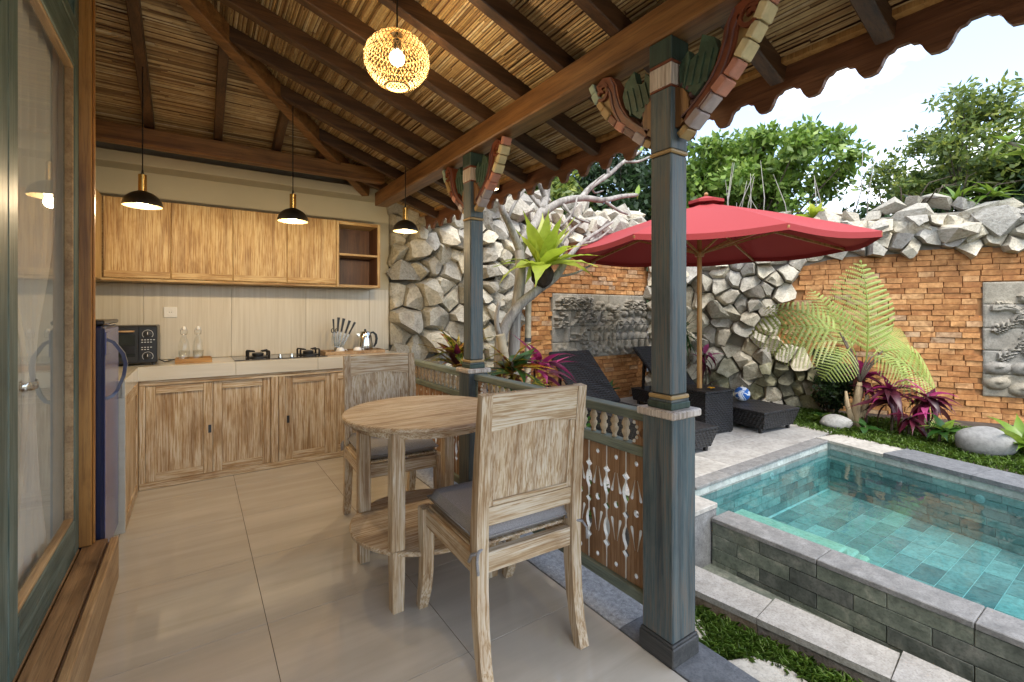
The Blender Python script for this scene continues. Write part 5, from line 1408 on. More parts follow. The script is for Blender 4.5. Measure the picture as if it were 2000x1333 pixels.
def petal_mesh():
    b = MB(); rows = [(.003, .004, .003), (.018, .015, .014), (.032, .019, .022), (.042, .012, .022), (.047, .003, .018)]
    V = [];
    for y, w_, z in rows: V += [(-w_, y, z), (0, y, z - .004), (w_, y, z)]
    F = []
    for i in range(len(rows) - 1): p = i * 3; F += [(p, p + 1, p + 4, p + 3), (p + 1, p + 2, p + 5, p + 4)]
    return b.add(V, F).mesh('petal', True)
pm = petal_mesh(); pm.materials.append(MAT['yellow_flower'])
for k in range(6): link('petal', pm, None, fl, TRS((4.50, 2.86, .451), 0, 0, k * math.pi / 3, .85))
bl = thing('beach_ball', 'small blue and white patterned ball on the lounger', 'ball', (5.22, 2.93, .236))
MB().ball((5.22, 2.93, .236 + .083), .085, 24, 16, (1, 1, .98)).obj('cover', 'towel', bl, True)
MB().lathe([(.010, .397), (.008, .413), (.003, .416)], (5.22, 2.93, 0), 8).obj('knot', 'cream_paint', bl)

# stepping stones
def step_stone(cx_, cy_, rx, ry, seed, label):
    R_ = random.Random(seed); n = 16; pts = []
    for k in range(n): a = 2 * math.pi * k / n; f = R_.uniform(.86, 1.1); pts.append((cx_ + rx * f * math.cos(a), cy_ + ry * f * math.sin(a)))
    b = MB(); V = [(x, y, GZ - .02) for x, y in pts] + [(x, y, GZ + .022) for x, y in pts] + [(cx_ + (x - cx_) * .95, cy_ + (y - cy_) * .95, GZ + .03) for x, y in pts]
    F = [tuple(range(2 * n, 3 * n))] + [(k, (k + 1) % n, n + (k + 1) % n, n + k) for k in range(n)] + [(n + k, n + (k + 1) % n, 2 * n + (k + 1) % n, 2 * n + k) for k in range(n)]
    tag(b.add(V, F).obj('stepping_stone', 'step_stone'), label, 'stepping stone', 'pale stepping stones in the grass')
step_stone(2.02, .93, .25, .34, 1, 'large pale stepping stone in the grass at the bottom edge')
step_stone(2.0, 1.56, .22, .22, 2, 'pale stepping stone half hidden behind the near post')
step_stone(2.15, .20, .25, .32, 4, 'pale stepping stone nearest the right bottom corner')
# boulders in the bed
def boulder(x, y, rx, ry, rz_, seed, label, rot=0):
    R_ = random.Random(seed); b = MB().ball((0, 0, 0), 1, 20, 12); V = []
    ph = [R_.uniform(0, 6) for _ in range(6)]
    M0 = Matrix.Rotation(rot, 3, 'Z')
    for p in b.v:
        f = 1 + .06 * math.sin(3 * p[0] + ph[0]) + .05 * math.sin(4 * p[1] + ph[1]) + .04 * math.sin(5 * p[2] + ph[2] + 2 * p[0])
        q_ = M0 @ Vector((p[0] * rx * f, p[1] * ry * f, p[2] * rz_ * f)); V.append((x + q_.x, y + q_.y, q_.z + rz_ * .6))
    b.v = V; tag(b.obj('boulder', 'boulder', None, True), label, 'boulder', 'smooth boulders in the planting bed')
boulder(5.80, 2.20, .165, .12, .085, 1, 'smooth grey boulder at the foot of the tree fern', RAD(-35))
boulder(5.86, 1.05, .215, .17, .15, 2, 'large smooth pale boulder before the bright green bromeliad', RAD(-35))
# ------------------------------------------------------------------ leaves
def leaf_mesh(name, mat, W=.12, droop=.35, fold=.25, n=7, tip=1.6, base=.25, wave=0., shape=None):
    """one leaf of length 1 along +Y, arching down at the tip"""
    V = []; F = []
    for i in range(n + 1):
        f = i / n
        if shape: w = W * shape(f)
        else: w = W * (base + (1 - base) * math.sin(math.pi * min(1, f * 1.05) ** .8)) * (1 - f ** tip * .999)
        w = max(w, .002)
        y = math.sin(droop * 1.6 * f) / (droop * 1.6) if droop > .01 else f; z = -(1 - math.cos(droop * 1.6 * f)) / (droop * 1.6) if droop > .01 else 0
        wv = wave * math.sin(i * 2.4)
        V += [(-w, y, z + w * fold + wv), (0, y, z), (w, y, z + w * fold - wv)]
    for i in range(n): p = i * 3; F += [(p, p + 1, p + 4, p + 3), (p + 1, p + 2, p + 5, p + 4)]
    me = MB().add(V, F).mesh(name, True); me.materials.append(MAT[mat]); return me
def leaf_at(par, me, o, az, el, L, roll=0., name='leaf', wsc=1.):
    d = Vector((math.cos(az) * math.cos(el), math.sin(az) * math.cos(el), math.sin(el)))
    m = frame(o, d) @ Matrix.Rotation(roll, 4, 'Y') @ Matrix.Diagonal((L * wsc, L, L, 1))
    return link(name, me, None, par, m)
STRAP = {m: [leaf_mesh('leaf', m, .125, dr, .3, base=.15) for dr in (.35, .7, 1.0)] for m in ('leaf_pink', 'leaf_maroon', 'leaf_lime', 'leaf_glossy')}
CROT = [leaf_mesh('leaf', 'leaf_croton', .15, dr, .2, wave=.01) for dr in (.3, .7)]
BROAD = {m: [leaf_mesh('leaf', m, .24, dr, .15, base=.35) for dr in (.3, .7)] for m in ('leaf_glossy', 'leaf_lime')}
NEST = [leaf_mesh('leaf', 'leaf_nest', .125, dr, .25, 9, tip=3.2, base=.2, wave=.014) for dr in (.15, .5, .85)]
BAN = [leaf_mesh('leaf', 'leaf_banana', .16, dr, .3, 9, base=.4) for dr in (.4, .7)]
NARROW = [leaf_mesh('leaf', 'leaf_glossy', .035, dr, .3) for dr in (.4, .9)]

def cordyline(name, label, x, y, z0, h, specs, seed, stem='bark_dark', cat='plant', group=None):
    """stemmed plant: specs = list of (leaf meshes, count, length range, elevation range)"""
    R_ = random.Random(seed); d = thing(name, label, cat, (x, y, z0), group=group)
    tp = Vector((x + R_.uniform(-.03, .03), y + R_.uniform(-.03, .03), z0 + h))
    if h > .05: MB().tube([(x, y, z0 - .03), (x + (tp.x - x) * .4 + .01, y, z0 + h * .5), tp], [.014, .012, .009], 7).obj('stem', stem, d, True)
    k = 0
    for meshes, n, (l0, l1), (e0, e1) in specs:
        for i in range(n):
            az = k * 2.399 + R_.uniform(-.3, .3); el = RAD(R_.uniform(e0, e1)); k += 1
            o = tp - Vector((0, 0, R_.uniform(0, min(h * .35, .16))))
            leaf_at(d, R_.choice(meshes), o, az, el, R_.uniform(l0, l1), R_.uniform(-.4, .4))
    return d
PK, MR, GL, LM = STRAP['leaf_pink'], STRAP['leaf_maroon'], STRAP['leaf_glossy'], STRAP['leaf_lime']
# by the tree fern
cordyline('cordyline', 'magenta leaved cordyline just behind the tree fern trunk', 6.22, 2.06, 0, .62, [(PK, 14, (.26, .40), (15, 70)), (MR, 10, (.24, .36), (-40, 20))], 1, group='cordylines')
cordyline('cordyline', 'tallest maroon and pink cordyline right of the tree fern trunk', 6.05, 1.78, 0, .46, [(PK, 12, (.30, .42), (5, 60)), (MR, 26, (.28, .42), (-60, 25))], 2, group='cordylines')
cordyline('cordyline', 'dark maroon cordyline near the brick wall right of the fern', 6.20, 1.52, 0, .42, [(PK, 8, (.28, .38), (10, 60)), (MR, 28, (.28, .42), (-60, 30))], 3, group='cordylines')
cordyline('cordyline', 'low maroon cordyline between fern trunk and philodendron', 5.98, 1.62, 0, .22, [(MR, 13, (.2, .3), (-30, 40)), (PK, 3, (.2, .28), (20, 50))], 4, group='cordylines')
# behind the parasol pole
cordyline('cordyline', 'pink cordyline in front of the rubble wall beside the parasol pole', 5.72, 3.72, 0, .70, [(PK, 9, (.24, .36), (15, 70)), (MR, 9, (.24, .34), (-60, 10))], 5, group='cordylines')
cordyline('cordyline', 'low maroon cordyline behind the wicker side table', 5.60, 3.62, 0, .28, [(MR, 12, (.24, .34), (-20, 50)), (PK, 2, (.24, .3), (20, 60))], 6, group='cordylines')
cordyline('dracaena', 'tall narrow leaved green dracaena behind the parasol pole', 5.70, 4.05, 0, 1.05, [(NARROW, 46, (.30, .50), (-50, 75))], 7)
# beside the railing
cordyline('croton', 'croton with red, green and yellow leaves left of the far post', 1.72, 3.24, -.04, 1.0, [(CROT, 26, (.24, .36), (-5, 75)), (MR, 10, (.24, .34), (20, 80))], 8)
cordyline('croton', 'low yellow veined croton against the railing by the far post', 1.70, 2.96, -.04, .88, [(CROT, 18, (.22, .32), (-5, 65))], 9)
cordyline('cordyline', 'bright magenta cordyline between the two posts', 2.40, 3.10, -.04, .90, [(PK, 16, (.30, .46), (0, 80)), (MR, 10, (.28, .40), (-50, 20))], 10, group='cordylines')
cordyline('croton', 'green and dark croton right of the far post', 2.04, 2.98, -.04, .92, [(CROT, 16, (.26, .38), (-10, 60)), (BROAD['leaf_glossy'], 8, (.26, .34), (0, 50))], 11)
cordyline('croton', 'yellow veined green croton below the magenta cordyline', 2.24, 2.82, -.04, .74, [(CROT, 14, (.22, .34), (-10, 55)), (MR, 6, (.2, .3), (0, 60))], 12)
cordyline('leafy_plant', 'low glossy green plant between the two loungers', 4.45, 4.28, -.0, .22, [(BROAD['leaf_glossy'], 26, (.16, .26), (0, 75))], 13)
cordyline('leafy_plant', 'low glossy green plant at the foot of the back wall', 2.75, 3.0, -.04, .35, [(BROAD['leaf_glossy'], 20, (.18, .28), (-10, 65))], 14)
# right bed
cordyline('philodendron', 'broad leaved green philodendron left of the large boulder', 5.86, 1.36, 0, .16, [(BROAD['leaf_glossy'], 12, (.18, .28), (-10, 60)), (BROAD['leaf_lime'], 3, (.18, .25), (20, 60))], 15)
cordyline('bromeliad', 'bright lime bromeliad behind the large boulder', 6.05, .84, 0, .05, [(LM, 26, (.34, .52), (12, 80))], 16)
cordyline('leafy_plant', 'small glossy green plant right of the fern trunk', 5.74, 1.90, 0, .08, [(BROAD['leaf_glossy'], 7, (.14, .20), (0, 60))], 17)
cordyline('leafy_plant', 'pair of bright green leaves left of the fern trunk', 5.85, 2.36, 0, .10, [(BROAD['leaf_lime'], 4, (.16, .22), (5, 50)), (BROAD['leaf_glossy'], 4, (.14, .2), (0, 50))], 18)
# on the walls
p = WR(1.55, 2.52, -.1); cordyline('bromeliad', 'yellow green bromeliad growing on top of the rubble wall', p[0], p[1], p[2] - .05, .05, [(NEST, 22, (.24, .36), (10, 85))], 19)
p = WR(3.35, 2.55, -.2); cordyline('bromeliad', 'pale green bromeliad on the wall top at the right', p[0], p[1], p[2] + .05, .03, [(LM, 16, (.28, .40), (10, 75))], 20)
p = WR(3.05, 2.5, -.25); cordyline('bromeliad', 'lime green bromeliad on the right wall top beside a rock', p[0], p[1], p[2] + .08, .03, [(LM, 16, (.26, .36), (15, 80))], 21)

# ------------------------------------------------------------------ leafy masses
def leaves_np(pts, nrm, L, W, seed):
    """rhombic leaves at pts facing roughly nrm"""
    rs = np.random.RandomState(seed); n = len(pts)
    d = rs.normal(size=(n, 3)); d[:, 2] -= .35; d /= np.linalg.norm(d, axis=1)[:, None]
    up = nrm + rs.normal(size=(n, 3)) * .8; s_ = np.cross(d, up); s_ /= np.linalg.norm(s_, axis=1)[:, None] + 1e-6
    l = L * rs.uniform(.6, 1.3, (n, 1)); w = W * rs.uniform(.7, 1.25, (n, 1))
    u = np.cross(s_, d)
    a = pts; b = pts + d * l * .5 + s_ * w * .5 - u * w * .12; c = pts + d * l; e = pts + d * l * .5 - s_ * w * .5 - u * w * .12
    V = np.stack([a, b, c, e], 1).reshape(-1, 3)
    F = np.arange(n * 4).reshape(n, 4)
    return V, F
def np_mesh(name, V, F, mat):
    me = bpy.data.meshes.new(name); me.vertices.add(len(V)); me.vertices.foreach_set('co', V.astype(np.float32).ravel())
    me.loops.add(F.size); me.loops.foreach_set('vertex_index', F.astype(np.int32).ravel())
    me.polygons.add(len(F)); me.polygons.foreach_set('loop_start', (np.arange(len(F)) * F.shape[1]).astype(np.int32))
    me.update(calc_edges=True); me.materials.append(MAT[mat]); return me
def tree(name, label, base, ctr, rad, nclump, nleaf, L, W, mat, seed, bark='bark_dark', spread=.30, cat='tree', group=None, trunk_r=.09, limbs=True):
    R_ = random.Random(seed); rs = np.random.RandomState(seed); d = thing(name, label, cat, base, group=group)
    base = Vector(base); ctr = Vector(ctr); P = []; 
    tips = []
    for k in range(nclump):
        v_ = Vector((R_.gauss(0, 1), R_.gauss(0, 1), R_.gauss(0, 1))).normalized() * (R_.random() ** .42)
        f = 1 + .22 * math.sin(3.1 * v_.x + seed) + .18 * math.sin(4.3 * v_.y + 2 * seed)
        t_ = ctr + Vector((v_.x * rad[0] * f, v_.y * rad[1] * f, v_.z * rad[2] * f)); tips.append(t_)
    if limbs:
        fork = base.lerp(ctr, .55)
        MB().tube([base, base.lerp(fork, .5) + Vector((R_.uniform(-.1, .1), R_.uniform(-.1, .1), 0)), fork], [trunk_r, trunk_r * .8, trunk_r * .65], 9).obj('trunk', bark, d, True)
        lb = MB()
        for t_ in tips[:min(len(tips), 46)]:
            m = fork.lerp(t_, .5) + Vector((R_.uniform(-.15, .15), R_.uniform(-.15, .15), R_.uniform(0, .2))); lb.tube([fork, m, t_], [trunk_r * .35, trunk_r * .2, trunk_r * .06], 5, False)
        lb.obj('limbs', bark, d, True)
    pts = []; nr = []
    for t_ in tips:
        n = int(nleaf * R_.uniform(.5, 1.5)); sp = spread * R_.uniform(.6, 1.3)
        g_ = rs.normal(size=(n, 3)); g_ /= np.linalg.norm(g_, axis=1)[:, None]; g_ *= (rs.uniform(0, 1, (n, 1)) ** .5) * np.array([sp, sp, sp * .7])
        pts.append(np.array(t_) + g_); nr.append(g_ / sp + np.array([0, 0, .6]))
    V, F = leaves_np(np.concatenate(pts), np.concatenate(nr), L, W, seed)
    link('crown', np_mesh('crown', V, F, mat), None, d)
    return d
G1 = 'trees beyond the garden wall'
tree('broadleaf_tree', 'bright green broadleaf tree right of the near post above the parasol', (9.0, 4.9, -.05), (8.75, 4.75, 3.75), (1.3, 1.3, 1.1), 90, 150, .145, .075, 'leaf_tree_bright', 31, group=G1, spread=.34)
tree('broadleaf_tree', 'tall olive green tree at the right beneath the sky', (11.6, 2.5, -.05), (11.45, 2.2, 3.72), (1.75, 1.75, 1.15), 120, 150, .125, .055, 'leaf_tree_olive', 32, group=G1, spread=.36)
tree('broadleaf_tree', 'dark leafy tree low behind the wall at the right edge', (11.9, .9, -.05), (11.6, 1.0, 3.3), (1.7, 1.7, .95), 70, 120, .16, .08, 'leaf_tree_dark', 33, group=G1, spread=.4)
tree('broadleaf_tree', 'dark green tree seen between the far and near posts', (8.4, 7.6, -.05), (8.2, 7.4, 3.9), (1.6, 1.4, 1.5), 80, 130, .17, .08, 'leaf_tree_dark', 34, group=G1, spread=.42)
tree('broadleaf_tree', 'mid green tree behind the bare frangipani branches', (6.0, 7.8, -.05), (5.8, 7.6, 3.5), (1.5, 1.0, 1.0), 60, 120, .17, .08, 'leaf_tree_olive', 35, group=G1, spread=.4)
tree('broadleaf_tree', 'leafy tree directly behind the near post', (8.6, 6.1, -.05), (8.4, 6.0, 3.4), (1.0, .9, 1.1), 50, 120, .16, .08, 'leaf_tree_bright', 37, group=G1, spread=.36)
# hedge that fills the gaps just above the wall
def hedge():
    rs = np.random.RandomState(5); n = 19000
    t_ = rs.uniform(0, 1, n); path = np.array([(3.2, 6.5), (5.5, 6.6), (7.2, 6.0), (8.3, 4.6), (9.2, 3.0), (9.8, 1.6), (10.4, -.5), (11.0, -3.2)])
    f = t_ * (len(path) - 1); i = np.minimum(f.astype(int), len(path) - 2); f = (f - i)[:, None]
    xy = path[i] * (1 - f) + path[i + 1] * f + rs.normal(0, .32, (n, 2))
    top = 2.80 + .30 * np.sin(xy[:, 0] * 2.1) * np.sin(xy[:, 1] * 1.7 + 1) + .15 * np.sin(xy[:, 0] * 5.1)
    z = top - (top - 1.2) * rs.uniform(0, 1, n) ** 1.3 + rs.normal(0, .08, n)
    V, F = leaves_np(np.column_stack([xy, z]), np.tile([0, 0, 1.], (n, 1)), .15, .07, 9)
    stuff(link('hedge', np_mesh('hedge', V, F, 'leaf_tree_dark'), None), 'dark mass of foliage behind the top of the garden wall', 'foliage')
hedge()
tree('shrub', 'dark small leaved shrub at the end of the rubble wall', (6.45, 2.48, 0), (6.42, 2.46, .42), (.24, .24, .38), 46, 90, .055, .03, 'leaf_shrub', 41, spread=.12, cat='shrub', trunk_r=.03)
tree('shrub', 'small sparse green shrub against the brick beside the rubble wall', (6.70, 2.62, 0), (6.68, 2.60, .62), (.12, .12, .25), 14, 50, .05, .028, 'leaf_tree_olive', 42, spread=.11, cat='shrub', trunk_r=.02)

# banana leaves behind the wall
bn = thing('banana_plant', 'pale green banana leaves rising behind the rubble wall', 'banana plant', (5.2, 6.3, 0))
MB().tube([(5.2, 6.3, -.05), (5.2, 6.3, 1.2), (5.18, 6.28, 2.2)], [.10, .09, .06], 9).obj('stem', 'leaf_banana', bn, True)
for k, (az, el, L) in enumerate(((-.4, 50, 1.35), (.6, 62, 1.2), (2.4, 55, 1.3), (3.6, 48, 1.2), (-1.4, 40, 1.1), (4.6, 66, 1.3))): leaf_at(bn, BAN[k % 2], (5.18, 6.28, 2.15), az, RAD(el), L, .3 * (-1) ** k)
bn = thing('banana_plant', 'broad banana leaves beside the far post top', 'banana plant', (3.5, 6.3, 0))
MB().tube([(3.5, 6.3, -.05), (3.5, 6.3, 1.2), (3.5, 6.28, 2.2)], [.10, .09, .06], 9).obj('stem', 'leaf_banana', bn, True)
for k, (az, el, L) in enumerate(((-.6, 55, 1.2), (.9, 62, 1.1), (2.6, 50, 1.2), (3.9, 60, 1.25), (-1.6, 48, 1.15), (5.0, 35, 1.0))): leaf_at(bn, BAN[k % 2], (3.5, 6.28, 2.1), az, RAD(el), L, .3 * (-1) ** k)

# bare twigs on the wall top
tg = thing('dry_branches', 'dry bare twigs rising behind the parasol and wall', 'branches', WR(.9, 2.3, -.3))
R_ = random.Random(8)
for k in range(16):
    a = R_.uniform(.3, 2.2); p = Vector(WR(a, 2.4, -.3 - R_.uniform(0, .5))); q = p + Vector((R_.uniform(-.2, .35), R_.uniform(-.2, .2), R_.uniform(.5, 1.25)))
    m = p.lerp(q, .5) + Vector((R_.uniform(-.06, .06), R_.uniform(-.06, .06), 0)); MB().tube([p, m, q], [.010, .007, .003], 5).obj('twig', 'bark_pale', tg, True)
tg = thing('dry_branches', 'tangle of dry brown branches on the right wall top', 'branches', WR(2.6, 2.4, -.3))
for k in range(14):
    p = Vector(WR(R_.uniform(2.2, 3.2), 2.5, -.25)); q = p + Vector((R_.uniform(-.4, .5), R_.uniform(-.5, .3), R_.uniform(.05, .4)))
    m = p.lerp(q, .5) + Vector((0, 0, R_.uniform(.05, .2))); MB().tube([p, m, q], [.009, .007, .003], 5).obj('twig', 'bark_dark', tg, True)

# ------------------------------------------------------------------ tree fern
def frond_mesh(name, seed, npin=20, wid=.33, droop=.55):
    R_ = random.Random(seed); b = MB()
    def rach(f): return Vector((0, math.sin(droop * 1.5 * f) / (droop * 1.5), -(1 - math.cos(droop * 1.5 * f)) / (droop * 1.5)))
    b.tube([rach(i / 10) for i in range(11)], [.0075 * (1 - i / 11) + .0015 for i in range(11)], 4, False)
    for k in range(npin):
        f = .12 + .86 * k / (npin - 1); L = wid * max(0., math.sin(math.pi * (.10 + .90 * (f - .12) / .86) ** .62)) ** .8 + .012
        o = rach(f); t_ = (rach(min(1, f + .02)) - rach(f - .02)).normalized()
        for sg in (-1, 1):
            side = Vector((sg, 0, 0)); d = (side * .88 + t_ * .46).normalized(); nrm = side.cross(t_) * sg; nrm = nrm if nrm.z > 0 else -nrm
            ns = max(5, int(L / .0165))
            for i in range(ns):
                g_ = (i + .5) / ns; c = o + d * L * g_ - nrm * L * (.30 * g_ * g_) ; pl = .0225 * (1 - .62 * g_) * (.55 + .45 * L / wid) + .003
                for s2 in (-1, 1):
                    e = (t_ * s2 * .93 + d * .35).normalized(); w = L / ns * .46
                    b.add([c - d * w, c + d * w, c + d * w * .7 + e * pl - nrm * pl * .25, c - d * w * .2 + e * pl - nrm * pl * .25], [(0, 1, 2, 3)])
    me = b.mesh(name); me.materials.append(MAT['leaf_fern']); return me
FR = [frond_mesh('frond', 1, 17, .34, .35), frond_mesh('frond', 2, 15, .34, .75), frond_mesh('frond', 3, 14, .35, 1.0)]
tf = thing('tree_fern', 'tree fern with large feathery lime fronds before the brick wall', 'tree fern', (5.97, 2.06, 0))
MB().tube([(5.97, 2.06, -.03), (5.96, 2.07, .2), (5.99, 2.05, .42), (5.98, 2.04, .50)], [.055, .043, .036, .02], 9).obj('trunk', 'bark_tan', tf, True)
MB().tube([(5.99, 2.03, .12), (6.05, 2.0, .28), (6.05, 1.99, .36)], [.035, .028, .014], 8).obj('trunk', 'bark_tan', tf, True)
MB().tube([(5.93, 2.09, .05), (5.88, 2.12, .25), (5.87, 2.13, .40)], [.03, .026, .012], 8).obj('trunk', 'bark_tan', tf, True)
crown = Vector((5.98, 2.04, .50))
CR = Vector((.826, -.563, 0)); CF = Vector((.563, .826, 0))     # along the wall / away from the house
def frond_to(me, knee, tip, sc, name='frond', roll=0.):
    """petiole from the crown to knee, blade from knee towards tip"""
    knee = Vector(knee); tip = Vector(tip); L = (tip - knee).length
    up = Vector((0, 0, 1)) - CF * 1.2
    m = frame(knee, tip - knee, up, (L * sc, L * 1.06, L)) @ Matrix.Rotation(roll, 4, 'Y')
    o = link(name, me, None, tf, m)
    pt = MB().tube([crown, crown.lerp(knee, .5) + Vector((0, 0, .04)), knee], [.011, .009, .007], 6).obj('petiole', 'bark_dark', tf, True); return o
def at(r, u, f=0.): return crown + CR * r + Vector((0, 0, u)) + CF * f
frond_to(FR[0], at(.07, .22), at(.20, 1.36, .0), 1.0)               # tall upright frond
frond_to(FR[1], at(-.22, .55), at(-1.08, .80, .1), 1.35)               # left frond
frond_to(FR[1], at(-.18, .50), at(-.74, 1.14, .3), 1.2)              # upper left, behind
frond_to(FR[2], at(-.10, .38), at(-.48, .20, -.3), 1.3)              # lower left, near
frond_to(FR[1], at(.28, .30), at(1.22, -.12, -.25), 1.55)             # big right frond
frond_to(FR[1], at(.25, .34), at(1.12, .46, .1), 1.3)                # right, rising
frond_to(FR[0], at(.15, .30), at(.66, .66, .15), 1.25)                   # right, behind
frond_to(FR[2], at(.10, .30), at(.34, .22, -.45), 1.2)                # towards the pool
frond_to(FR[1], at(-.15, .45), at(-.88, .50, .2), 1.2)
frond_to(FR[0], at(-.04, .30), at(-.22, 1.10, .25), 1.0)
frond_to(FR[1], at(.2, .28), at(.95, .18, .1), 1.3)

# ------------------------------------------------------------------ frangipani
fg = thing('frangipani_tree', 'bare grey frangipani tree with thick forked branches behind the railing', 'tree', (2.55, 3.7, -.04))
def limb(pts, r, n=9, name='branch'):
    P = [Vector(p) for p in pts]; Q = []
    for i in range(len(P) - 1):                                        # soften the polyline
        a, b_, c, e = P[max(i - 1, 0)], P[i], P[i + 1], P[min(i + 2, len(P) - 1)]
        for k in range(4):
            t_ = k / 4; Q.append(.5 * ((2 * b_) + (c - a) * t_ + (2 * a - 5 * b_ + 4 * c - e) * t_ ** 2 + (3 * b_ - a - 3 * c + e) * t_ ** 3))
    Q.append(P[-1]); m = len(Q); rr_ = [r[0] + (r[1] - r[0]) * i / (m - 1) for i in range(m)]
    rr_[-1] *= .75
    MB().tube(Q, rr_, n).obj(name, 'bark_pale', fg, True)
limb([(2.56, 3.7, -.06), (2.54, 3.7, .6), (2.56, 3.7, 1.15), (2.62, 3.7, 1.6), (2.61, 3.7, 1.90)], (.062, .05), 11, 'trunk')
limb([(2.62, 3.7, 1.86), (2.52, 3.66, 2.0), (2.40, 3.60, 2.13), (2.32, 3.56, 2.20), (2.30, 3.56, 2.30)], (.042, .026))
limb([(2.61, 3.7, 1.85), (2.72, 3.74, 2.02), (2.86, 3.78, 2.16), (2.98, 3.8, 2.34)], (.05, .046))
limb([(2.98, 3.8, 2.33), (3.06, 3.84, 2.52), (3.10, 3.86, 2.70), (3.20, 3.84, 2.86)], (.044, .026))
limb([(3.04, 3.83, 2.46), (2.92, 3.8, 2.64), (2.86, 3.76, 2.80)], (.032, .02))
limb([(2.94, 3.79, 2.27), (3.16, 3.72, 2.42), (3.45, 3.68, 2.49), (3.72, 3.66, 2.50), (4.0, 3.66, 2.58), (4.25, 3.64, 2.63)], (.044, .022))
limb([(3.40, 3.68, 2.48), (3.62, 3.74, 2.66), (3.92, 3.78, 2.84), (4.20, 3.8, 3.05), (4.52, 3.82, 3.24)], (.034, .016))
limb([(3.92, 3.78, 2.84), (3.90, 3.76, 3.02), (3.96, 3.74, 3.18)], (.02, .012)); limb([(4.20, 3.8, 3.05), (4.36, 3.72, 3.06), (4.52, 3.68, 3.14)], (.018, .011))
limb([(3.72, 3.66, 2.50), (3.88, 3.60, 2.40), (4.0, 3.56, 2.36)], (.02, .012))
limb([(2.34, 3.64, .70), (2.36, 3.64, 1.02), (2.50, 3.62, 1.28), (2.74, 3.60, 1.47), (2.97, 3.58, 1.62), (3.10, 3.58, 1.79)], (.058, .036), 10)
limb([(3.10, 3.58, 1.79), (3.30, 3.56, 1.98), (3.52, 3.54, 2.12), (3.72, 3.52, 2.24)], (.030, .013))
limb([(3.30, 3.56, 1.97), (3.46, 3.5, 2.02), (3.66, 3.48, 2.16)], (.016, .010))
limb([(3.04, 3.58, 1.72), (3.06, 3.62, 1.92), (3.02, 3.66, 2.06), (2.90, 3.66, 2.18)], (.024, .012)); limb([(3.06, 3.62, 1.94), (3.20, 3.62, 2.10), (3.40, 3.6, 2.24)], (.018, .010))
limb([(2.36, 3.64, 1.0), (2.28, 3.60, 1.18), (2.30, 3.58, 1.36)], (.028, .016))
for (a, b_, c, r0) in (((3.10, 3.86, 2.68), (3.28, 3.9, 2.80), (3.50, 3.92, 3.0), .018), ((2.98, 3.8, 2.33), (2.84, 3.86, 2.5), (2.70, 3.9, 2.72), .026), ((2.84, 3.86, 2.5), (2.92, 3.9, 2.66), (2.96, 3.94, 2.86), .016),
        ((2.40, 3.60, 2.13), (2.46, 3.56, 2.28), (2.56, 3.54, 2.42), .018), ((3.16, 3.72, 2.42), (3.24, 3.62, 2.26), (3.42, 3.56, 2.2), .018), ((3.45, 3.68, 2.49), (3.52, 3.62, 2.64), (3.66, 3.58, 2.76), .016),
        ((2.72, 3.74, 2.02), (2.90, 3.68, 2.06), (3.10, 3.62, 2.16), .022), ((3.10, 3.62, 2.16), (3.22, 3.6, 2.3), (3.28, 3.6, 2.48), .014), ((2.97, 3.58, 1.62), (3.18, 3.52, 1.66), (3.42, 3.48, 1.78), .014),
        ((3.62, 3.74, 2.66), (3.74, 3.82, 2.62), (3.92, 3.86, 2.68), .013), ((2.86, 3.76, 2.8), (2.78, 3.74, 2.92), (2.76, 3.72, 3.06), .015), ((3.2, 3.84, 2.86), (3.34, 3.84, 2.94), (3.44, 3.86, 3.1), .014)):
    limb([a, b_, c], (r0, r0 * .6), 7)
R_ = random.Random(12)
FL_ = [leaf_mesh('leaf', 'leaf_lime', .15, dr, .2, base=.3) for dr in (.3, .7)]
for tip in ((3.20, 3.84, 2.86), (2.86, 3.76, 2.80), (4.52, 3.82, 3.24), (4.25, 3.64, 2.63), (3.96, 3.74, 3.18)):
    for k in range(3): leaf_at(fg, FL_[k % 2], tip, R_.uniform(0, 6.3), RAD(R_.uniform(-10, 60)), R_.uniform(.12, .24), 0)
# bird's nest fern lodged in the fork
nf = thing('birds_nest_fern', "lime bird's nest fern lodged in the frangipani fork", 'fern', (2.80, 3.56, 1.55))
b = MB().ball((2.80, 3.58, 1.62), .11, 14, 8, (1, 1, 1.1)); R_ = random.Random(3); b.v = [(x + R_.uniform(-.012, .012), y + R_.uniform(-.012, .012), z + R_.uniform(-.012, .012)) for x, y, z in b.v]
b.obj('root_ball', 'root_ball', nf)
for k in range(24): leaf_at(nf, NEST[0 if k < 10 else R_.choice((1, 2))], (2.80, 3.57, 1.68), k * 2.399, RAD(R_.uniform(52, 85) if k < 10 else R_.uniform(15, 52)), R_.uniform(.46, .66), R_.uniform(-.3, .3), wsc=1.25)
# bamboo props
for k, (p, q, r, lb) in enumerate((((2.52, 3.50, -.04), (2.27, 3.52, 1.06), .042, 'leaning pale bamboo prop below the frangipani fork'), ((2.64, 3.62, -.04), (2.66, 3.62, 1.40), .030, 'upright thin bamboo prop beside the brick wall'))):
    t_ = thing('bamboo_prop', lb, 'bamboo pole', p, group='bamboo props'); p, q = Vector(p), Vector(q)
    pts = []; rs_ = []
    for i in range(13): f = i / 12; pts.append(p.lerp(q, f)); rs_.append(r * (1.06 if i % 3 == 0 else 1.))
    MB().tube(pts, rs_, 12).obj('cane', 'bamboo', t_, 40); c = p.lerp(q, .72); d = (q - p).normalized()
    MB().tube([c - d * .02, c + d * .02], r * 1.1, 12).obj('binding', 'rubber_tie', t_)
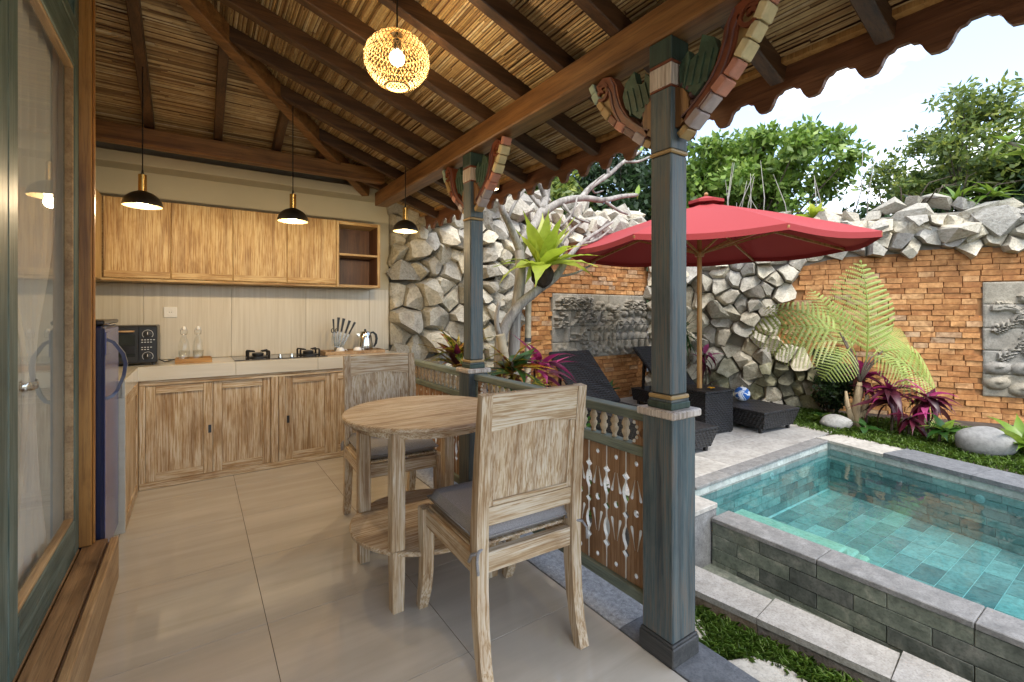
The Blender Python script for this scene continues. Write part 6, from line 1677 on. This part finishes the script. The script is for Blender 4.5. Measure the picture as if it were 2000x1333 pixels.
# flowering frangipani branch at the right edge
f2 = thing('frangipani_branch', 'flowering frangipani branches with glossy leaves at the right edge', 'tree', WR(4.3, 0, -.5))
e0 = Vector((8.75, .6, 0.0)); R_ = random.Random(4)
MB().tube([(8.75, .45, -.05), (8.6, .5, 1.6), (8.4, .6, 2.6)], [.07, .06, .05], 9).obj('trunk', 'bark_pale', f2, True)
for (pts, r) in (([(8.4, .6, 2.6), (8.05, .75, 2.85), (7.75, .95, 3.05), (7.45, 1.15, 3.15)], .035), ([(8.4, .6, 2.6), (8.2, .8, 3.2), (7.95, .95, 3.55)], .03), ([(8.05, .75, 2.85), (7.7, .85, 2.86), (7.5, 1.0, 2.98)], .022)):
    MB().tube(pts, [r * (1 - .5 * i / (len(pts) - 1)) for i in range(len(pts))], 8).obj('branch', 'bark_pale', f2, True)
    for k in range(11): leaf_at(f2, FL_[k % 2], pts[-1], k * 2.399, RAD(R_.uniform(-15, 65)), R_.uniform(.20, .34), R_.uniform(-.3, .3))
pf = petal_mesh(); pf.materials.append(MAT['flower_pink'])
for k in range(7):
    c = Vector((7.95, .93, 3.60)) + Vector((R_.uniform(-.1, .1), R_.uniform(-.1, .1), R_.uniform(-.02, .1)))
    for j in range(5): link('petal', pf, None, f2, TRS(c, R_.uniform(-.3, .3), R_.uniform(-.3, .3), j * 1.257, 1.3))
# pale antler shaped ornament on the wall behind the parasol
an = thing('antler_ornament', 'small white forked ornament on the rubble wall top beside the near post', 'ornament', (5.6, 4.9, 2.5))
for sg in (-1, 1): MB().tube([(5.6, 4.86, 2.48), (5.6 + sg * .05, 4.86, 2.62), (5.6 + sg * .11, 4.86, 2.76), (5.6 + sg * .13, 4.86, 2.86)], [.045, .035, .02, .006], 8).obj('horn', 'white_plastic', an, True)
MB().ball((5.6, 4.86, 2.46), .07, 10, 7).obj('base', 'white_plastic', an, True)

# ------------------------------------------------------------------ grass
def grass(name, polyg, n, h, z, seed, label):
    rs = np.random.RandomState(seed); xs_ = [p[0] for p in polyg]; ys_ = [p[1] for p in polyg]; pts = []
    while len(pts) < n:
        x, y = rs.uniform(min(xs_), max(xs_)), rs.uniform(min(ys_), max(ys_))
        if inpoly((x, y), polyg) and not any(((x - a) / b) ** 2 + ((y - c) / e) ** 2 < .86 for a, c, b, e in ((2.02, .93, .25, .34), (2.0, 1.56, .22, .22), (2.15, .20, .25, .32))): pts.append((x, y))
    P = np.column_stack([np.array(pts), np.full(n, z)]); a = rs.uniform(0, 6.283, n); hh_ = h * rs.uniform(.4, 1.2, n); ln_ = hh_ * rs.uniform(.3, 1.3, n); w = .0018 + .0022 * rs.uniform(0, 1, n)
    dx = np.column_stack([np.cos(a), np.sin(a), np.zeros(n)]); sx_ = np.column_stack([-np.sin(a), np.cos(a), np.zeros(n)])
    A_ = P - sx_ * w[:, None]; B_ = P + sx_ * w[:, None]; T1 = P + dx * (ln_ * .45)[:, None] + np.column_stack([np.zeros((n, 2)), hh_ * .8]); T2 = P + dx * ln_[:, None] + np.column_stack([np.zeros((n, 2)), hh_ * .85])
    V = np.stack([A_, B_, T1 + sx_ * w[:, None] * .8, T2, T1 - sx_ * w[:, None] * .8], 1).reshape(-1, 3); F = np.arange(n * 5).reshape(n, 5)
    stuff(link(name, np_mesh(name, V, F, 'leaf_grass'), None), label, 'grass')
grass('grass', [(1.62, -1.0), (2.50, -1.0), (2.44, .7), (2.27, 1.75), (1.62, 1.75)], 26000, .05, GZ, 1, 'short green grass around the stepping stones beside the near post')
grass('grass', [(5.50, 2.45), (5.62, 2.85), (6.5, 3.0), (6.6, 2.2), (7.4, .2), (8.2, -1.6), (4.75, -1.6), (5.20, .1), (5.35, 1.2)], 30000, .05, -.012, 2, 'grass strip between the pool edge and the brick wall')
grass('grass', [(1.62, 2.14), (2.44, 2.14), (2.44, 3.2), (1.62, 3.2)], 5000, .06, -.04, 3, 'grass and low weeds seen through the railing boards')
